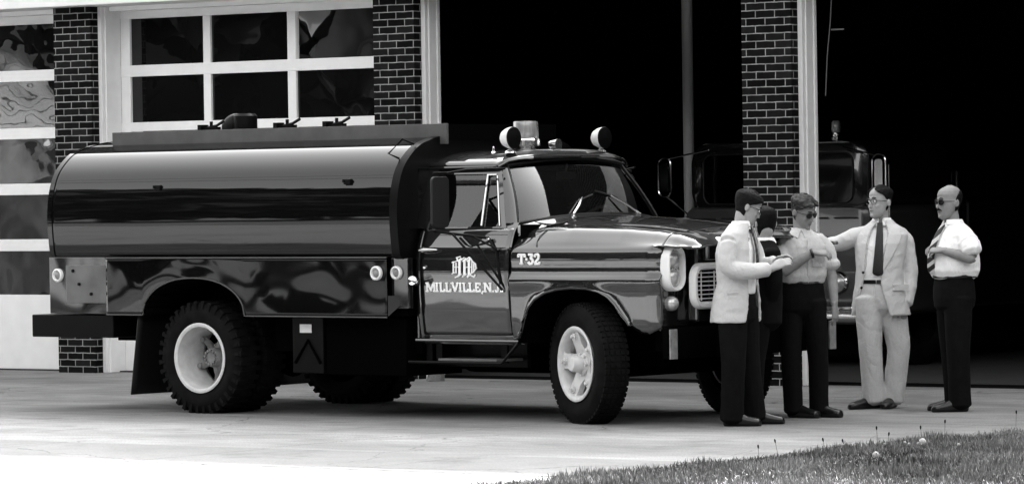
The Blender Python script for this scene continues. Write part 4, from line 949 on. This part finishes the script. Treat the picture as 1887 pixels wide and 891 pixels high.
def lace(parent,Mh,kind='eyes',mo=False):
    g=MB(); tr=lambda x,y,z: Mh@V((x,y,z))
    for s in (-1,1): g.tube([tr(s*.046,.080,.030),tr(s*.03,.094,.034),tr(s*.014,.094,.030)],[.003,.0045,.0035],6)
    g.build('eyebrows',M['hairb'],parent)
    for s in (-1,1):
        g=MB(); g.lathe([(.0,.004),(.004,.003),(.0085,-.002),(.0085,-.006)],tr(s*.031,.088,.003),Mh.to_3x3()@V((s*.15,1,0)),12); g.build('eye',M['shirtw'],parent)
        g=MB(); g.lathe([(.0,.0065),(.004,.006),(.0055,.003)],tr(s*.031,.088,.003),Mh.to_3x3()@V((s*.15,1,0)),10); g.build('iris',M['hairb'],parent)
    if mo:
        g=MB(); g.tube([tr(-.028,.084,-.062),tr(-.012,.098,-.052),tr(0,.100,-.050),tr(.012,.098,-.052),tr(.028,.084,-.062)],[.003,.007,.007,.007,.003],8); g.build('moustache',M['hairb'],parent)
    g=MB(); g.tube([tr(-.019,.088,-.0695),tr(0,.0965,-.069),tr(.019,.088,-.0695)],[.0015,.0025,.0015],6); g.build('mouth',M['hairg'],parent)
def trousers(parent,mt,hipc,al,legs,waist,fold=.004,w_=.165,d_=.115,ls=1):
    f,s=dirs(al); g=MB()
    body_rings(g,[(V(waist)+V((0,0,.0)),s,f,w_*.93,d_*.95),(V(hipc)+V((0,0,.06)),s,f,w_*1.02,d_*1.06),(V(hipc)-V((0,0,.02)),s,f,w_*1.06,d_*1.08),(V(hipc)-V((0,0,.09)),s,f,w_*1.02,d_*1.0)])
    for hp,kn,an,flare in legs:
        hp,kn,an=V(hp),V(kn),V(an); limb(g,[hp,hp.lerp(kn,.5),kn,kn.lerp(an,.5),an+V((0,0,.0))],[(.106*(ls+1)/2,.112),(.102*ls,.104),(.090*ls,.090),(.086*ls,.086),(.086*ls,.090)],side=s)
    return fuse('trousers',g,mt,parent,.008,3,fold,9,(1,1,.45),True)
def sleeve(g,pts,rad): limb(g,pts,rad)
def skin_body(r,mt,al,nk,hd,Mh,sh,el,wr,hands,hip,kn,an,fat=1.0,torso=.85):
    f,s=dirs(al); g=MB(); nk=V(nk); hc=(V(hip[0])+V(hip[1]))/2
    mid=nk.lerp(hc,.5)
    body_rings(g,[(hc-V((0,0,.06)),s,f,.13,.09),(hc+V((0,0,.05)),s,f,.14,.095),(mid,s,f,.12,.085),(nk-V((0,0,.20)),s,f,.15,.10),(nk-V((0,0,.10)),s,f,.15,.085),(nk-V((0,0,.04)),s,f,.08,.06)])
    limb(g,[nk-V((0,0,.07)),nk+V((0,0,.0)),Mh@V((0,-.018,-.06)),Mh@V((0,-.015,-.02))],[(.058,.060),(.051,.054),(.051,.056),(.05,.06)])
    head_geo(g,Mh,fat)
    for a,b,c in zip([V(q).lerp(nk-V((0,0,.12)),.35) for q in sh],el,wr): limb(g,[V(a),V(a).lerp(V(b),.5),V(b),V(b).lerp(V(c),.45),V(c)],[.048,.046,.040,.041,.028])
    for a,b,c in zip(hip,kn,an): limb(g,[V(a),V(a).lerp(V(b),.5),V(b),V(b).lerp(V(c),.4),V(c)-V((0,0,.02))],[.07,.065,.05,.05,.036])
    for h in hands: hand(g,**h)
    return fuse('body',g,mt,r,.0055,2)
def collar(parent,nk,Mh,al,mt,r=.068,h=.04):
    f,s=dirs(al); nk=V(nk); g=MB()
    cshell(g,[(nk-V((0,0,.03))-f*.0,s,f,r+.020,r+.020,14,14),(nk+f*.004,s,f,r+.006,r+.006,10,10),(nk+V((0,0,h))-f*.004,s,f,r-.004,r-.002,12,12),(nk+V((0,0,h+.002)),s,f,r+.002,r+.002,14,14),(nk-V((0,0,.005)),s,f,r+.022,r+.022,30,30)],.006,30)
    return fuse('collar',g,mt,parent,.005,1)
def tie(parent,pts,mt,w0=.02,w1=.045,nrm=None):
    g=MB(); rs=[]; pts=[V(p) for p in pts]; m=len(pts); S=smooth_poly(pts,5); m=len(S)
    for i,p in enumerate(S):
        t=(S[min(i+1,m-1)]-S[max(i-1,0)]).normalized(); n_=V(nrm); a=t.cross(n_).normalized(); k=i/(m-1)
        wd=w0*1.15 if k<.04 else (w0+(w1-w0)*k if k<.93 else w1*(1-(k-.93)/.07)+.002)
        rs.append([p+a*wd+n_*0,p+n_*.008,p-a*wd,p-n_*.006])
    g.rings(rs); return g.build('necktie',mt,parent,smooth=30)
Z=V((0,0,1))
# ---- man in a light jacket, nearest the truck, back three quarters to the camera
P1=person('man in light sport jacket and dark trousers nearest the truck, hand reaching out',(1.617,32.06,0))
al=-22; f,s=dirs(al); Mh=headM(V((.128,.02,1.612)),8,24,0)
sh=[(-.03,-.15,1.425),(.13,.18,1.425)]; el=[(-.02,-.22,1.155),(.23,.20,1.17)]; wr=[(.275,-.16,1.150),(.33,.10,1.20)]
hip=[(-.0,-.08,.86),(.09,.10,.86)]; kn=[(.0,-.09,.46),(.12,.10,.46)]; an=[(-.015,-.06,.07),(.17,.16,.07)]
skin_body(P1,M['skin'],al,(.075,.015,1.48),None,Mh,sh,el,wr,[dict(wr=(.30,-.155,1.165),d=(.9,.1,.42),nrm=(-.25,-.75,.6),curl=14,thumb=-1),dict(wr=(.34,.09,1.21),d=(.8,-.5,.35),nrm=(.2,.3,.9),curl=20,thumb=1)],hip,kn,an)
hair('hair',Mh,M['hairb'],P1,[(-.085,.004,128),(-.06,.010,112),(-.035,.012,106),(.0,.013,99),(.025,.016,82),(.055,.018,50),(.075,.022,20),(.1,.024,4),(.12,.022,1),(.135,.012,1)],.006)
lace(P1,Mh); glasses(Mh,P1,False,'glasses','lensd')
trousers(P1,M['dpants'],(.045,.01,.88),al,[(hip[0],kn[0],(-.015,-.06,.05),1),(hip[1],kn[1],(.165,.15,.05),1)],(.045,.01,1.04))
shoe(P1,(.0,-.06),-8,M['shoe']); shoe(P1,(.185,.16),-5,M['shoe'])
g=MB(); body_rings(g,[(V((.045,.01,.98)),s,f,.155,.125),(V((.045,.01,1.15)),s,f,.16,.13),(V((.055,.01,1.30)),s,f,.155,.125),(V((.07,.015,1.42)),s,f,.085,.08)]); fuse('shirt',g,M['shirtw'],P1,.008,3)
collar(P1,(.08,.015,1.475),Mh,al+10,M['shirtw'],.066,.035)
g=MB()
rl=[(.765,.212,.19,40,46,.03),(.85,.207,.186,36,42,.035),(.95,.20,.172,30,38,.04),(1.05,.185,.150,26,36,.045),(1.15,.190,.152,24,34,.045),(1.27,.205,.155,22,30,.045),(1.36,.205,.135,18,26,.05),(1.42,.185,.110,14,22,.06),(1.465,.120,.090,12,18,.07),(1.495,.080,.076,16,20,.074)]
cshell(g,[(V((x,.01,z)),s,f,a,b,o1,o2) for z,a,b,o1,o2,x in rl],.018,48)
limb(g,[V((-.0,-.09,1.415)),V((-.03,-.165,1.345)),V((-.03,-.205,1.175)),V((.12,-.20,1.145)),V((.26,-.165,1.155))],[.05,.066,.066,.060,.052])
limb(g,[V((.11,.11,1.415)),V((.16,.19,1.34)),V((.22,.21,1.18)),V((.27,.16,1.18)),V((.33,.11,1.20))],[.05,.068,.066,.058,.05])
J=fuse('jacket',g,M['suit'],P1,.008,4,.007,7,(1,1,1.3),True)
# raised lapel and flap pocket
g=MB(); cshell(g,[(V((x+.0,.01,z)),s,f,a+.010,b+.010,o1,360-o1-15*k) for z,a,b,o1,x,k in ((1.16,.19,.152,24,.045,.3),(1.27,.205,.155,22,.045,1.2),(1.36,.205,.135,18,.05,1.7),(1.42,.185,.110,14,.06,1.9),(1.46,.125,.092,12,.07,2.2))],.008,12); fuse('lapel',g,M['suit'],J,.005,1)
g=MB(); g.tube([(-.045,-.175,.985),(.04,-.185,.985)],.006,6); g.tube([(-.045,-.178,.975),(.04,-.188,.975)],[.0035,.0035],6); g.build('pocket_flap',M['suit'],J)
tie(P1,[(.145,-.012,1.475),(.165,-.035,1.40),(.185,-.055,1.30),(.19,-.055,1.20),(.185,-.05,1.08)],M['tie3'],.018,.04,f)
# ---- man in short-sleeved pale shirt, arms folded across
P2=person('man in pale rolled-sleeve shirt and sunglasses with one forearm held across his chest',(2.240,33.06,0))
al=-72; f,s=dirs(al); Mh=headM(V((-.020,-.02,1.568)),-42,22,4)
sh=[(-.19,-.02,1.365),(.13,.03,1.365)]; el=[(-.185,-.15,1.12),(.19,.02,1.09)]; wr=[(.03,-.20,1.252),(.205,-.04,.86)]
hip=[(-.125,-.0,.885),(.05,.0,.885)]; kn=[(-.128,-.02,.46),(.078,-.0,.46)]; an=[(-.115,0,.07),(.082,.02,.07)]
skin_body(P2,M['skind'],al,(-.045,.0,1.425),None,Mh,sh,el,wr,[dict(wr=(.045,-.20,1.258),d=(.97,-.05,-.05),nrm=(-.1,-.5,.85),curl=26,thumb=-1),dict(wr=(.207,-.045,.845),d=(.06,-.05,-1),nrm=(.8,-.6,0),curl=20,thumb=-1)],hip,kn,an)  # darker skin value stands in for the shade on this man
hair('hair',Mh,M['hairg'],P2,[(-.08,.004,122),(-.055,.009,108),(-.035,.010,106),(.0,.011,99),(.025,.014,80),(.055,.020,56),(.072,.026,22),(.09,.030,6),(.115,.030,1),(.138,.016,1)],.016)
lace(P2,Mh); glasses(Mh,P2,True)
trousers(P2,M['dpants'],(-.037,.0,.91),al,[(hip[0],kn[0],(-.115,0,.05),1),(hip[1],kn[1],(.083,.02,.05),1)],(-.033,0,1.05),w_=.17,ls=.84)
shoe(P2,(-.09,-.02),-38,M['shoe']); shoe(P2,(.075,.0),-30,M['shoe'])
g=MB(); body_rings(g,[(V((-.032,0,1.03)),s,f,.168,.12),(V((-.032,-.005,1.08)),s,f,.185,.135),(V((-.03,-.005,1.2)),s,f,.183,.13),(V((-.028,0,1.30)),s,f,.19,.125),(V((-.03,.0,1.37)),s,f,.17,.095),(V((-.035,.0,1.41)),s,f,.10,.072)])
limb(g,[V((-.13,.0,1.365)),V((-.185,-.05,1.28)),V((-.19,-.11,1.185))],[.052,.068,.068]); limb(g,[V((-.198,-.095,1.20)),V((-.193,-.125,1.165))],[.078,.076])
limb(g,[V((.08,.02,1.365)),V((.15,.03,1.28)),V((.183,.03,1.16))],[.052,.066,.062]); limb(g,[V((.185,.03,1.18)),V((.19,.028,1.14))],[.071,.069])
S=fuse('shirt',g,M['shirtg'],P2,.008,3,.008,8,(1,1,1.2),True)
g=MB()
for sg in (-1,1):
    c=V((-.042,-.078,1.43)); g.add([c+s*sg*.004,c+s*sg*.075+V((0,.05,.018)),c+s*sg*.085+V((0,.0,-.035)),c+s*sg*.03+V((0,-.035,-.062))],[(0,1,2,3)])
g.build('collar',M['shirtg'],S,smooth=0,solid=.006)
g=MB(); g.tube([(.0,-.128,1.35),(.005,-.142,1.2),(.0,-.142,1.08)],.004,6); g.build('button_placket',M['shirtg'],S)
g=MB(); c=V((.085,-.135,1.20)); g.add([c+V((-.05,0,.05)),c+V((.05,.03,.05)),c+V((.05,.03,-.05)),c+V((-.05,0,-.05))],[(0,1,2,3)]); g.build('breast_pocket',M['shirtg'],S,smooth=0,solid=.008)
g=MB(); cshell(g,[(V((-.033,0,1.025)),s,f,.172,.125,1,1),(V((-.033,0,1.055)),s,f,.172,.125,1,1)],.01,40); g.build('belt',M['shoe'],P2)
g=MB(); g.lathe([(.036,-.01),(.036,.01)],(.03,-.2,1.25),(.97,-.05,.3),16,cap=False); g.build('wristwatch',M['shoe'],P2,solid=.004)
# ---- tall man in light suit reaching to the left
P3=person('man in light suit and long dark tie with one arm stretched to the left',(2.841,34.215,0))
al=-104; f,s=dirs(al); Mh=headM(V((.060,-.03,1.628)),-142,0,0,1.02)
sh=[(-.105,.02,1.40),(.25,.05,1.40)]; el=[(-.225,.10,1.325),(.315,.06,1.08)]; wr=[(-.36,.20,1.29),(.250,-.04,.815)]
hip=[(-.04,.0,.87),(.145,.02,.87)]; kn=[(-.03,-.03,.46),(.195,.01,.46)]; an=[(-.01,0,.07),(.15,.05,.07)]
skin_body(P3,M['skin'],al,(.08,.02,1.47),None,Mh,sh,el,wr,[dict(wr=(-.38,.21,1.285),d=(-.9,.35,-.1),nrm=(0,-.3,.9),curl=22,thumb=1),dict(wr=(.243,-.045,.80),d=(-.12,-.12,-1),nrm=(.75,-.6,0),curl=24,thumb=1)],hip,kn,an)
hair('hair',Mh,M['hairb'],P3,[(-.07,.002,118),(-.05,.006,104),(-.02,.009,104),(.01,.010,96),(.035,.012,78),(.062,.014,58),(.078,.016,36),(.094,.017,16),(.112,.016,4),(.130,.012,1)],.008,.012)
lace(P3,Mh); glasses(Mh,P3,False,'glasses','lensd')
tr3=trousers(P3,M['pants'],(.05,.01,.88),al,[(hip[0],kn[0],(-.005,.0,.06),1),(hip[1],kn[1],(.15,.05,.06),1)],(.045,.01,1.01),.008,w_=.165)
shoe(P3,(-.02,.0),-150,M['shoe'],.30); shoe(P3,(.14,.05),-112,M['shoe'],.29)
g=MB(); body_rings(g,[(V((.045,.01,.97)),s,f,.158,.112),(V((.05,.01,1.12)),s,f,.165,.122),(V((.06,.01,1.28)),s,f,.17,.118),(V((.07,.015,1.40)),s,f,.13,.085)]); fuse('shirt',g,M['shirtw'],P3,.008,3)
g=MB(); cshell(g,[(V((.045,.01,.985)),s,f,.168,.125,1,1),(V((.045,.01,1.015)),s,f,.168,.125,1,1)],.01,40); g.build('belt',M['shoe'],P3)
collar(P3,(.078,.02,1.465),Mh,al,M['shirtw'],.068,.035)
g=MB()
# opening: person's left is image right here
rl=[(.735,.235,.165,25,62,.06),(.82,.222,.160,20,54,.055),(.92,.205,.152,14,46,.052),(1.0,.190,.145,10,38,.052),(1.10,.186,.143,12,31,.055),(1.2,.196,.146,15,27,.06),(1.3,.205,.142,18,25,.068),(1.37,.205,.122,20,23,.074),(1.42,.170,.10,20,21,.078),(1.455,.11,.086,20,20,.08),(1.485,.080,.076,26,26,.08)]
cshell(g,[(V((x,.015,z)),s,f,a,b,o1,o2) for z,a,b,o1,o2,x in rl],.018,52)
limb(g,[V((.19,.03,1.40)),V((.262,.05,1.32)),V((.295,.06,1.10)),V((.285,.03,.96)),V((.25,-.03,.825))],[.045,.064,.064,.060,.055])
limb(g,[V((-.05,.02,1.385)),V((-.14,.06,1.352)),V((-.225,.105,1.312)),V((-.30,.15,1.298)),V((-.355,.20,1.290))],[.055,.070,.066,.060,.054])
J=fuse('jacket',g,M['suit2'],P3,.008,4,.007,7,(1,1,1.3),True)
g=MB()
rows=((1.08,.195,.143,12,.055,.2),(1.2,.203,.146,15,.06,1.3),(1.3,.210,.142,18,.068,2.0),(1.37,.205,.122,20,.074,2.5),(1.42,.172,.10,20,.078,2.4),(1.455,.11,.086,20,.08,2.4))
cshell(g,[(V((x,.015,z)),s,f,a+.011,b+.011,o1,360-o1-15*k) for z,a,b,o1,x,k in rows],.008,12); fuse('lapel',g,M['suit2'],J,.005,1)
g=MB(); rows=((1.05,.195,.143,31,.055,.2),(1.2,.203,.146,27,.06,1.3),(1.3,.210,.142,25,.068,2.0),(1.37,.205,.122,23,.074,2.4),(1.42,.172,.10,21,.078,2.2),(1.455,.11,.086,20,.08,2.2))
cshell(g,[(V((x,.015,z)),s,f,a+.011,b+.011,360-o1-15*k,o1) for z,a,b,o1,x,k in rows],.008,12); fuse('lapel',g,M['suit2'],J,.005,1)
g=MB(); c=V((.20,-.115,.975)); g.add([c+V((-.06,-.02,0)),c+V((.07,.035,0)),c+V((.07,.035,-.045)),c+V((-.06,-.02,-.045))],[(0,1,2,3)]); g.build('pocket_flap',M['suit2'],J,smooth=0,solid=.012)
for c in ((-.085,-.115,1.075),(-.10,-.118,.955)):
    g=MB(); g.lathe([(.011,0),(.011,.008),(0,.009)],c,f,12); g.build('button',M['lensd'],J)
tie(P3,[(.055,-.062,1.465),(.05,-.098,1.40),(.04,-.128,1.27),(.03,-.135,1.13),(.028,-.128,1.045)],M['tie'],.020,.046,f)
# ---- bald man in a white short-sleeved shirt
P4=person('bald man in white short-sleeved shirt with moustache, sunglasses and striped tie',(3.423,33.628,0))
al=-160; f,s=dirs(al); Mh=headM(V((-.035,.0,1.620)),-152,2,0,1.03)
sh=[(.075,-.17,1.385),(-.025,.17,1.385)]; el=[(.115,-.215,1.185),(.02,.22,1.19)]; wr=[(-.095,-.185,1.245),(-.12,.08,1.25)]
hip=[(.02,-.08,.88),(-.03,.08,.88)]; kn=[(.012,-.09,.46),(-.015,.09,.46)]; an=[(.02,-.08,.07),(.0,.10,.07)]
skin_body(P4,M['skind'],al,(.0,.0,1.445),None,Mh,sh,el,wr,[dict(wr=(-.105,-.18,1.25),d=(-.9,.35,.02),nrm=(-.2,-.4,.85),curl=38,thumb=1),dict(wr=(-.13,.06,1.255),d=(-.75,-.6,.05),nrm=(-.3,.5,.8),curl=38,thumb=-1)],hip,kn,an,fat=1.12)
hair('hair',Mh,M['hairb'],P4,[(-.085,.004,125),(-.06,.010,108),(-.03,.012,98),(.0,.013,94),(.03,.013,96),(.055,.012,106),(.075,.009,122),(.09,.006,140)],.004,.012)
lace(P4,Mh,mo=True); glasses(Mh,P4,True)
trousers(P4,M['dpants'],(-.003,.0,.90),al,[(hip[0],kn[0],(.025,-.07,.05),1),(hip[1],kn[1],(.01,.09,.05),1)],(.0,0,1.05),w_=.165,d_=.145)
shoe(P4,(.01,-.08),-172,M['shoe'],.29); shoe(P4,(.0,.10),-178,M['shoe'],.29)
g=MB(); body_rings(g,[(V((.005,0,1.045)),s,f,.16,.175),(V((.005,-.0,1.09)),s,f,.182,.192),(V((.005,-.0,1.18)),s,f,.18,.185),(V((.012,0,1.28)),s,f,.18,.165),(V((.02,.0,1.365)),s,f,.17,.135),(V((.015,.0,1.42)),s,f,.115,.095),(V((.005,0,1.45)),s,f,.075,.075)])
limb(g,[V((.045,-.11,1.375)),V((.095,-.17,1.31)),V((.115,-.21,1.235))],[.06,.082,.08]); limb(g,[V((-.01,.11,1.375)),V((.0,.17,1.31)),V((.015,.20,1.235))],[.06,.078,.076])
S=fuse('shirt',g,M['shirtw'],P4,.008,3,.008,8,(1,1,1.2),True)
collar(P4,(-.005,.0,1.45),Mh,al,M['shirtw'],.070,.035)
g=MB(); cshell(g,[(V((.005,0,1.035)),s,f,.168,.178,1,1),(V((.005,0,1.062)),s,f,.168,.178,1,1)],.01,40); g.build('belt',M['shoe'],P4)
q=V((-.0,0,0)); tie(P4,[(-.075,-.03,1.455),(-.125,-.055,1.38),(-.168,-.070,1.28),(-.188,-.075,1.18),(-.180,-.072,1.065)],M['tie2'],.020,.045,(f+V((0,-.45,0))).normalized())
# ---- man in a dark suit, almost hidden between the first two
P5=person('man in dark suit mostly hidden behind the light sport jacket, facing left',(1.862,32.52,0))
al=-165; f,s=dirs(al); Mh=headM(V((.035,.02,1.49)),112,8,0,.96)
sh=[(.07,-.16,1.29),(-.02,.17,1.29)]; el=[(.09,-.17,1.04),(-.0,.2,1.04)]; wr=[(.05,-.09,.87),(-.05,.12,.87)]
hip=[(-.03,-.08,.84),(-.05,.08,.84)]; kn=[(-.075,-.09,.44),(-.085,.09,.44)]; an=[(-.09,-.08,.07),(-.09,.09,.07)]
skin_body(P5,M['skin'],al,(.035,.02,1.35),None,Mh,sh,el,wr,[dict(wr=(.05,-.06,.86),d=(-.1,0,-1),nrm=(.2,-1,0),curl=20,thumb=1),dict(wr=(-.05,.08,.86),d=(-.1,0,-1),nrm=(.2,1,0),curl=20,thumb=-1)],hip,kn,an)
hair('hair',Mh,M['hairb'],P5,[(-.10,.012,112),(-.085,.013,110),(-.06,.013,104),(-.03,.014,104),(.0,.015,96),(.03,.018,76),(.055,.020,56),(.08,.022,30),(.1,.022,8),(.12,.02,1),(.135,.01,1)],.005)
lace(P5,Mh)
trousers(P5,M['dpants'],(-.03,.0,.86),al,[(hip[0],kn[0],(-.09,-.07,.05),1),(hip[1],kn[1],(-.09,.09,.05),1)],(.0,0,1.0),w_=.145,ls=.8)
shoe(P5,(-.10,-.08),-172,M['shoe']); shoe(P5,(-.10,.10),-178,M['shoe'])
g=MB(); body_rings(g,[(V((.02,0,.74)),s,f,.165,.125),(V((.02,0,.9)),s,f,.165,.13),(V((.02,0,1.08)),s,f,.165,.13),(V((.025,0,1.22)),s,f,.18,.125),(V((.03,0,1.30)),s,f,.16,.095),(V((.033,.01,1.35)),s,f,.08,.072)])
for a,b,c in zip(sh,el,wr): limb(g,[V(a)-V((0,0,.01)),V(a).lerp(V(b),.5),V(b),V(b).lerp(V(c),.5),V(c)+V((0,0,.02))],[.068,.068,.06,.056,.05])
fuse('jacket',g,M['dsuit'],P5,.009,3,.005,7,(1,1,.8),True)
collar(P5,(.035,.02,1.345),Mh,al,M['shirtw'],.064,.035)
# ------------------------------------------------------------ fire engine parked inside the middle bay
M['engine']=mat('engine_gloss_paint',.006,.2,coat=1,spec=.6); M['engine2']=mat('engine_lower_lit',.045,.3,coat=.5,n_amp=.2,n_scale=4)  # lower cab colour raised in place of light, to read grey indoors
ER=BR
eo=BO+Matrix.Rotation(BR,3,'Z')@V((-1.93,3.0,0))
en=empty('fire_engine',eo,BR); tag(en,'old dark fire engine with chrome bumper parked inside the middle bay, facing out','fire engine')
def rbox(x0,x1,y0,y1,z0,z1,r,topr=None):
    g=MB(); rs=[]
    for y,k in ((y0,.93),(y0+.03,.985),(y0+.10,1),(y1-.25,1),(y1-.10,.97),(y1-.03,.93),(y1,.86)):
        cx,cz_=(x0+x1)/2,(z0+z1)/2; pts=rrect(cx,cz_,(x1-x0)/2*k,(z1-z0)/2*(k*.5+.5),r,8); rs.append([(px,y,pz) for px,pz in pts])
    g.rings(rs); return g
rbox(-1.08,1.08,0,1.72,.50,1.56,.10).build('cab_body',M['engine2'],en,smooth=45)
rbox(-1.05,1.05,.06,1.70,1.50,2.19,.22).build('cab_top',M['engine'],en,smooth=45)
g=MB(); g.box(-1.12,1.12,1.75,6.2,.55,1.6); g.box(-1.0,1.0,1.75,6.2,1.6,1.9); g.build('hose_body',M['engine'],en,smooth=0,bevel=.03)
for s in (-1,1):
    g=MB(); g.rings([[(px,y,pz) for px,pz in rrect(s*.46,1.83,.40,.235,.09,6)] for y in (.05,.085)]); w_=g.build('windscreen',M['glass'],en,smooth=30)
    g=MB(); pts=[(px,.047,pz) for px,pz in rrect(s*.46,1.83,.405,.24,.09,6)]; g.tube(pts+[pts[0]],.008,6); g.build('seal',M['rubber'],w_)
    g=MB(); c=(s*.72,0.0,.83); g.lathe([(.085,-.03),(.105,.0),(.11,.02),(.095,.035),(.085,.03)],c,(0,-1,0),28,cap=False); r_=g.build('headlight_ring',M['chrome'],en,solid=.004)
    g=MB(); g.lathe([(.085,.0),(.06,.03),(0,.045)],c,(0,-1,0),24,cap=False); g.build('headlight',M['lens'],r_)
    g=MB(); c=V((s*1.24,-.06,1.86)); pts=[V((px,-.08,pz)) for px,pz in rrect(s*1.24,1.86,.075,.19,.07,6)]; g.tube(pts+[pts[0]],.010,6); m_=g.build('mirror_frame',M['chrome'],en)
    g=MB(); g.rings([[V((px,y,pz)) for px,pz in rrect(s*1.24,1.86,.045,.14,.03,5)] for y in (-.09,-.07)]); g.build('mirror',M['chrome'],m_)
    g=MB(); g.tube([(s*1.20,-.08,2.04),(s*.78,.02,2.12)],.009,6); g.build('mirror_arm',M['chrome'],m_); g=MB(); g.tube([(s*1.22,-.08,1.67),(s*1.10,.1,1.50)],.008,6); g.build('mirror_arm',M['chrome'],m_)
    g=MB(); g.lathe([(.05,0),(.05,.03),(.035,.035)],(s*.52,.3,2.19),(0,0,1),20); g.lathe([(.04,.035),(.045,.06),(.04,.075)],(s*.52,.3,2.19),(0,0,1),20); b_=g.build('beacon_base',M['chrome'],en)
    g=MB(); g.lathe([(.042,.075),(.046,.11),(.045,.17),(.03,.19),(0,.195)],(s*.52,.3,2.19),(0,0,1),20); g.build('beacon_dome',M['beacon'],b_)
    g=MB(); g.tube([(s*.35,-.012,1.45),(s*.62,-.012,1.45)],.006,6); g.build('trim_strip',M['chrome'],en)
    g=MB(); g.tube([(s*.68,-.012,1.45),(s*.95,-.012,1.45)],.006,6); g.build('trim_strip',M['chrome'],en)
    t1=MB(); tyre(t1,(s*.93,1.0,.48),(s,0,0),.26,.48,.27,0); t1.build('wheel',M['tyre'],en,smooth=35)
    g=MB(); g.tube([(s*1.11,.30,1.15),(s*1.11,.30,1.95)],.01,6); g.build('grab_rail',M['chrome'],en)
g=MB(); g.rings([[(x,y,z) for y,z in ((-.16,.44),(-.20,.46),(-.21,.52),(-.20,.585),(-.16,.605),(-.12,.60),(-.12,.445))] for x in (-1.12,-1.08,1.08,1.12)]); g.build('front_bumper',M['chrome'],en,smooth=30)
g=MB(); 
for k in range(9): g.box(-.42,.42,-.022,-.008,.72+k*.05,.735+k*.05)
g.build('grille_slats',M['chrome'],en,smooth=0)
g=MB(); cc=V((.45,.28,1.72)); axx=V((0,.75,.66)).normalized(); a1=V((1,0,0)); a2=axx.cross(a1)
g.tube([cc+(a1*math.cos(2*math.pi*k/28)+a2*math.sin(2*math.pi*k/28))*.2 for k in range(29)],.011,6); g.build('steering_wheel',M['trim'],en)
g=MB(); g.lathe([(.07,0),(.075,.02),(.05,.06),(0,.07)],(.10,.12,2.19),(0,-.6,1),18); g.build('roof_bell',M['chrome'],en)
# ------------------------------------------------------------ dandelions and seed stalks at the lawn edge
def gpos(x,y): return BO+Matrix.Rotation(BR,3,'Z')@V((x,y,lawn_h(x,y)))
def stem_to(g,h,lean,r=.0022): g.tube([(0,0,-.01),(lean*.4,0,h*.5),(lean,0,h)],r,5)
M['puff']=mat('seed_head',.45,.9); M['stem']=mat('dry_stem',.06,.8)
rr=random.Random(21)
def puff(k,x,y,r,h,lab):
    e=empty('dandelion',gpos(x,y)); tag(e,lab,'dandelion','dandelions in the lawn')
    g=MB(); stem_to(g,h,.01); g.build('stem',M['stem'],e,smooth=0)
    g=MB()
    for q in range(70):
        d=V((rr.gauss(0,1),rr.gauss(0,1),rr.gauss(0,1))).normalized(); c=V((.01,0,h))+d*r; u=d.orthogonal().normalized()*r*.28; v=d.cross(u)
        g.add([c-u-v,c+u-v,c+u+v,c-u+v],[(0,1,2,3)]); 
    g.build('seed_head',M['puff'],e,smooth=0,fix=False)
def pxof(p): return int(943.5+8000*p.x/p.y)
PL=[(6.92,-9.19,.030,.055,'largest white dandelion clock, low in the lawn toward the front'),(6.8,-8.45,.032,.10,'tall white dandelion clock on the right of the lawn patch'),
(6.17,-7.9,.012,.07,'leftmost of the small white dandelions along the top of the lawn'),(6.23,-7.75,.013,.07,'small white dandelion just right of the leftmost one along the lawn top'),(6.43,-8.02,.014,.07,'small white dandelion between the top row and the two big clocks'),
(6.37,-7.81,.012,.065,'small white dandelion third along the top row of the lawn'),(6.86,-8.11,.014,.06,'small white dandelion right of the tall clock'),(6.68,-9.63,.012,.05,'small dandelion at the thin left tip of the lawn')]
for k,(x,y,r,h,lab) in enumerate(PL): puff(k,x,y,r*.72,h*.8,lab)
SL=[(6.0,-9.10,.13,'short seed stalk pair, left one, at the left lawn tip'),(6.05,-8.95,.16,'taller seed stalk of the left pair at the left lawn tip'),(6.02,-8.35,.13,'leaning seed stalk at the middle of the lawn edge'),(6.08,-8.2,.11,'shortest seed stalk at the middle of the lawn edge'),
(6.16,-7.95,.19,'tall seed stalk standing over the small dandelions'),(6.20,-7.9,.14,'seed stalk leaning beside the tall stalk over the dandelions'),(6.28,-7.6,.17,'seed stalk right of the dandelion row'),(6.33,-7.4,.20,'tall thin seed stalk below the feet of the bald man'),(6.4,-6.6,.22,'rightmost tall seed stalk at the picture edge')]
for x,y,h,lab in SL:
    e=empty('seed_stalk',gpos(x,y)); tag(e,lab,'weed','seed stalks in the lawn'); ln=(rr.random()-.6)*.05
    g=MB(); stem_to(g,h*.85,ln,.0014); g.build('stem',M['stem'],e,smooth=0)
    g=MB(); g.lathe([(.002,-.012),(.005,-.004),(.006,.006),(.003,.014)],(ln,0,h*.85),(ln,0,h),8); g.build('seed_head',M['hairb'],e)
# ------------------------------------------------------------ crumpled paper by the threshold, seen under the truck
g=MB(); p=V((-.735,40.3,0)); rs=[]
for k,(t,w_,h) in enumerate(((-.08,.02,.12),(-.05,.04,.07),(.0,.05,.075),(.05,.05,.085),(.09,.02,.075))):
    rs.append([(t*1.0,-w_,.004),(t*.8+.02,-w_*.8,h),(t*.8+.02,w_*.8,h*.9),(t,w_,.004)])
g.rings(rs); o=g.build('crumpled_bag',M['walk'],smooth=0); o.location=p; tag(o,'crumpled pale paper bag on the ground beneath the truck step','litter')
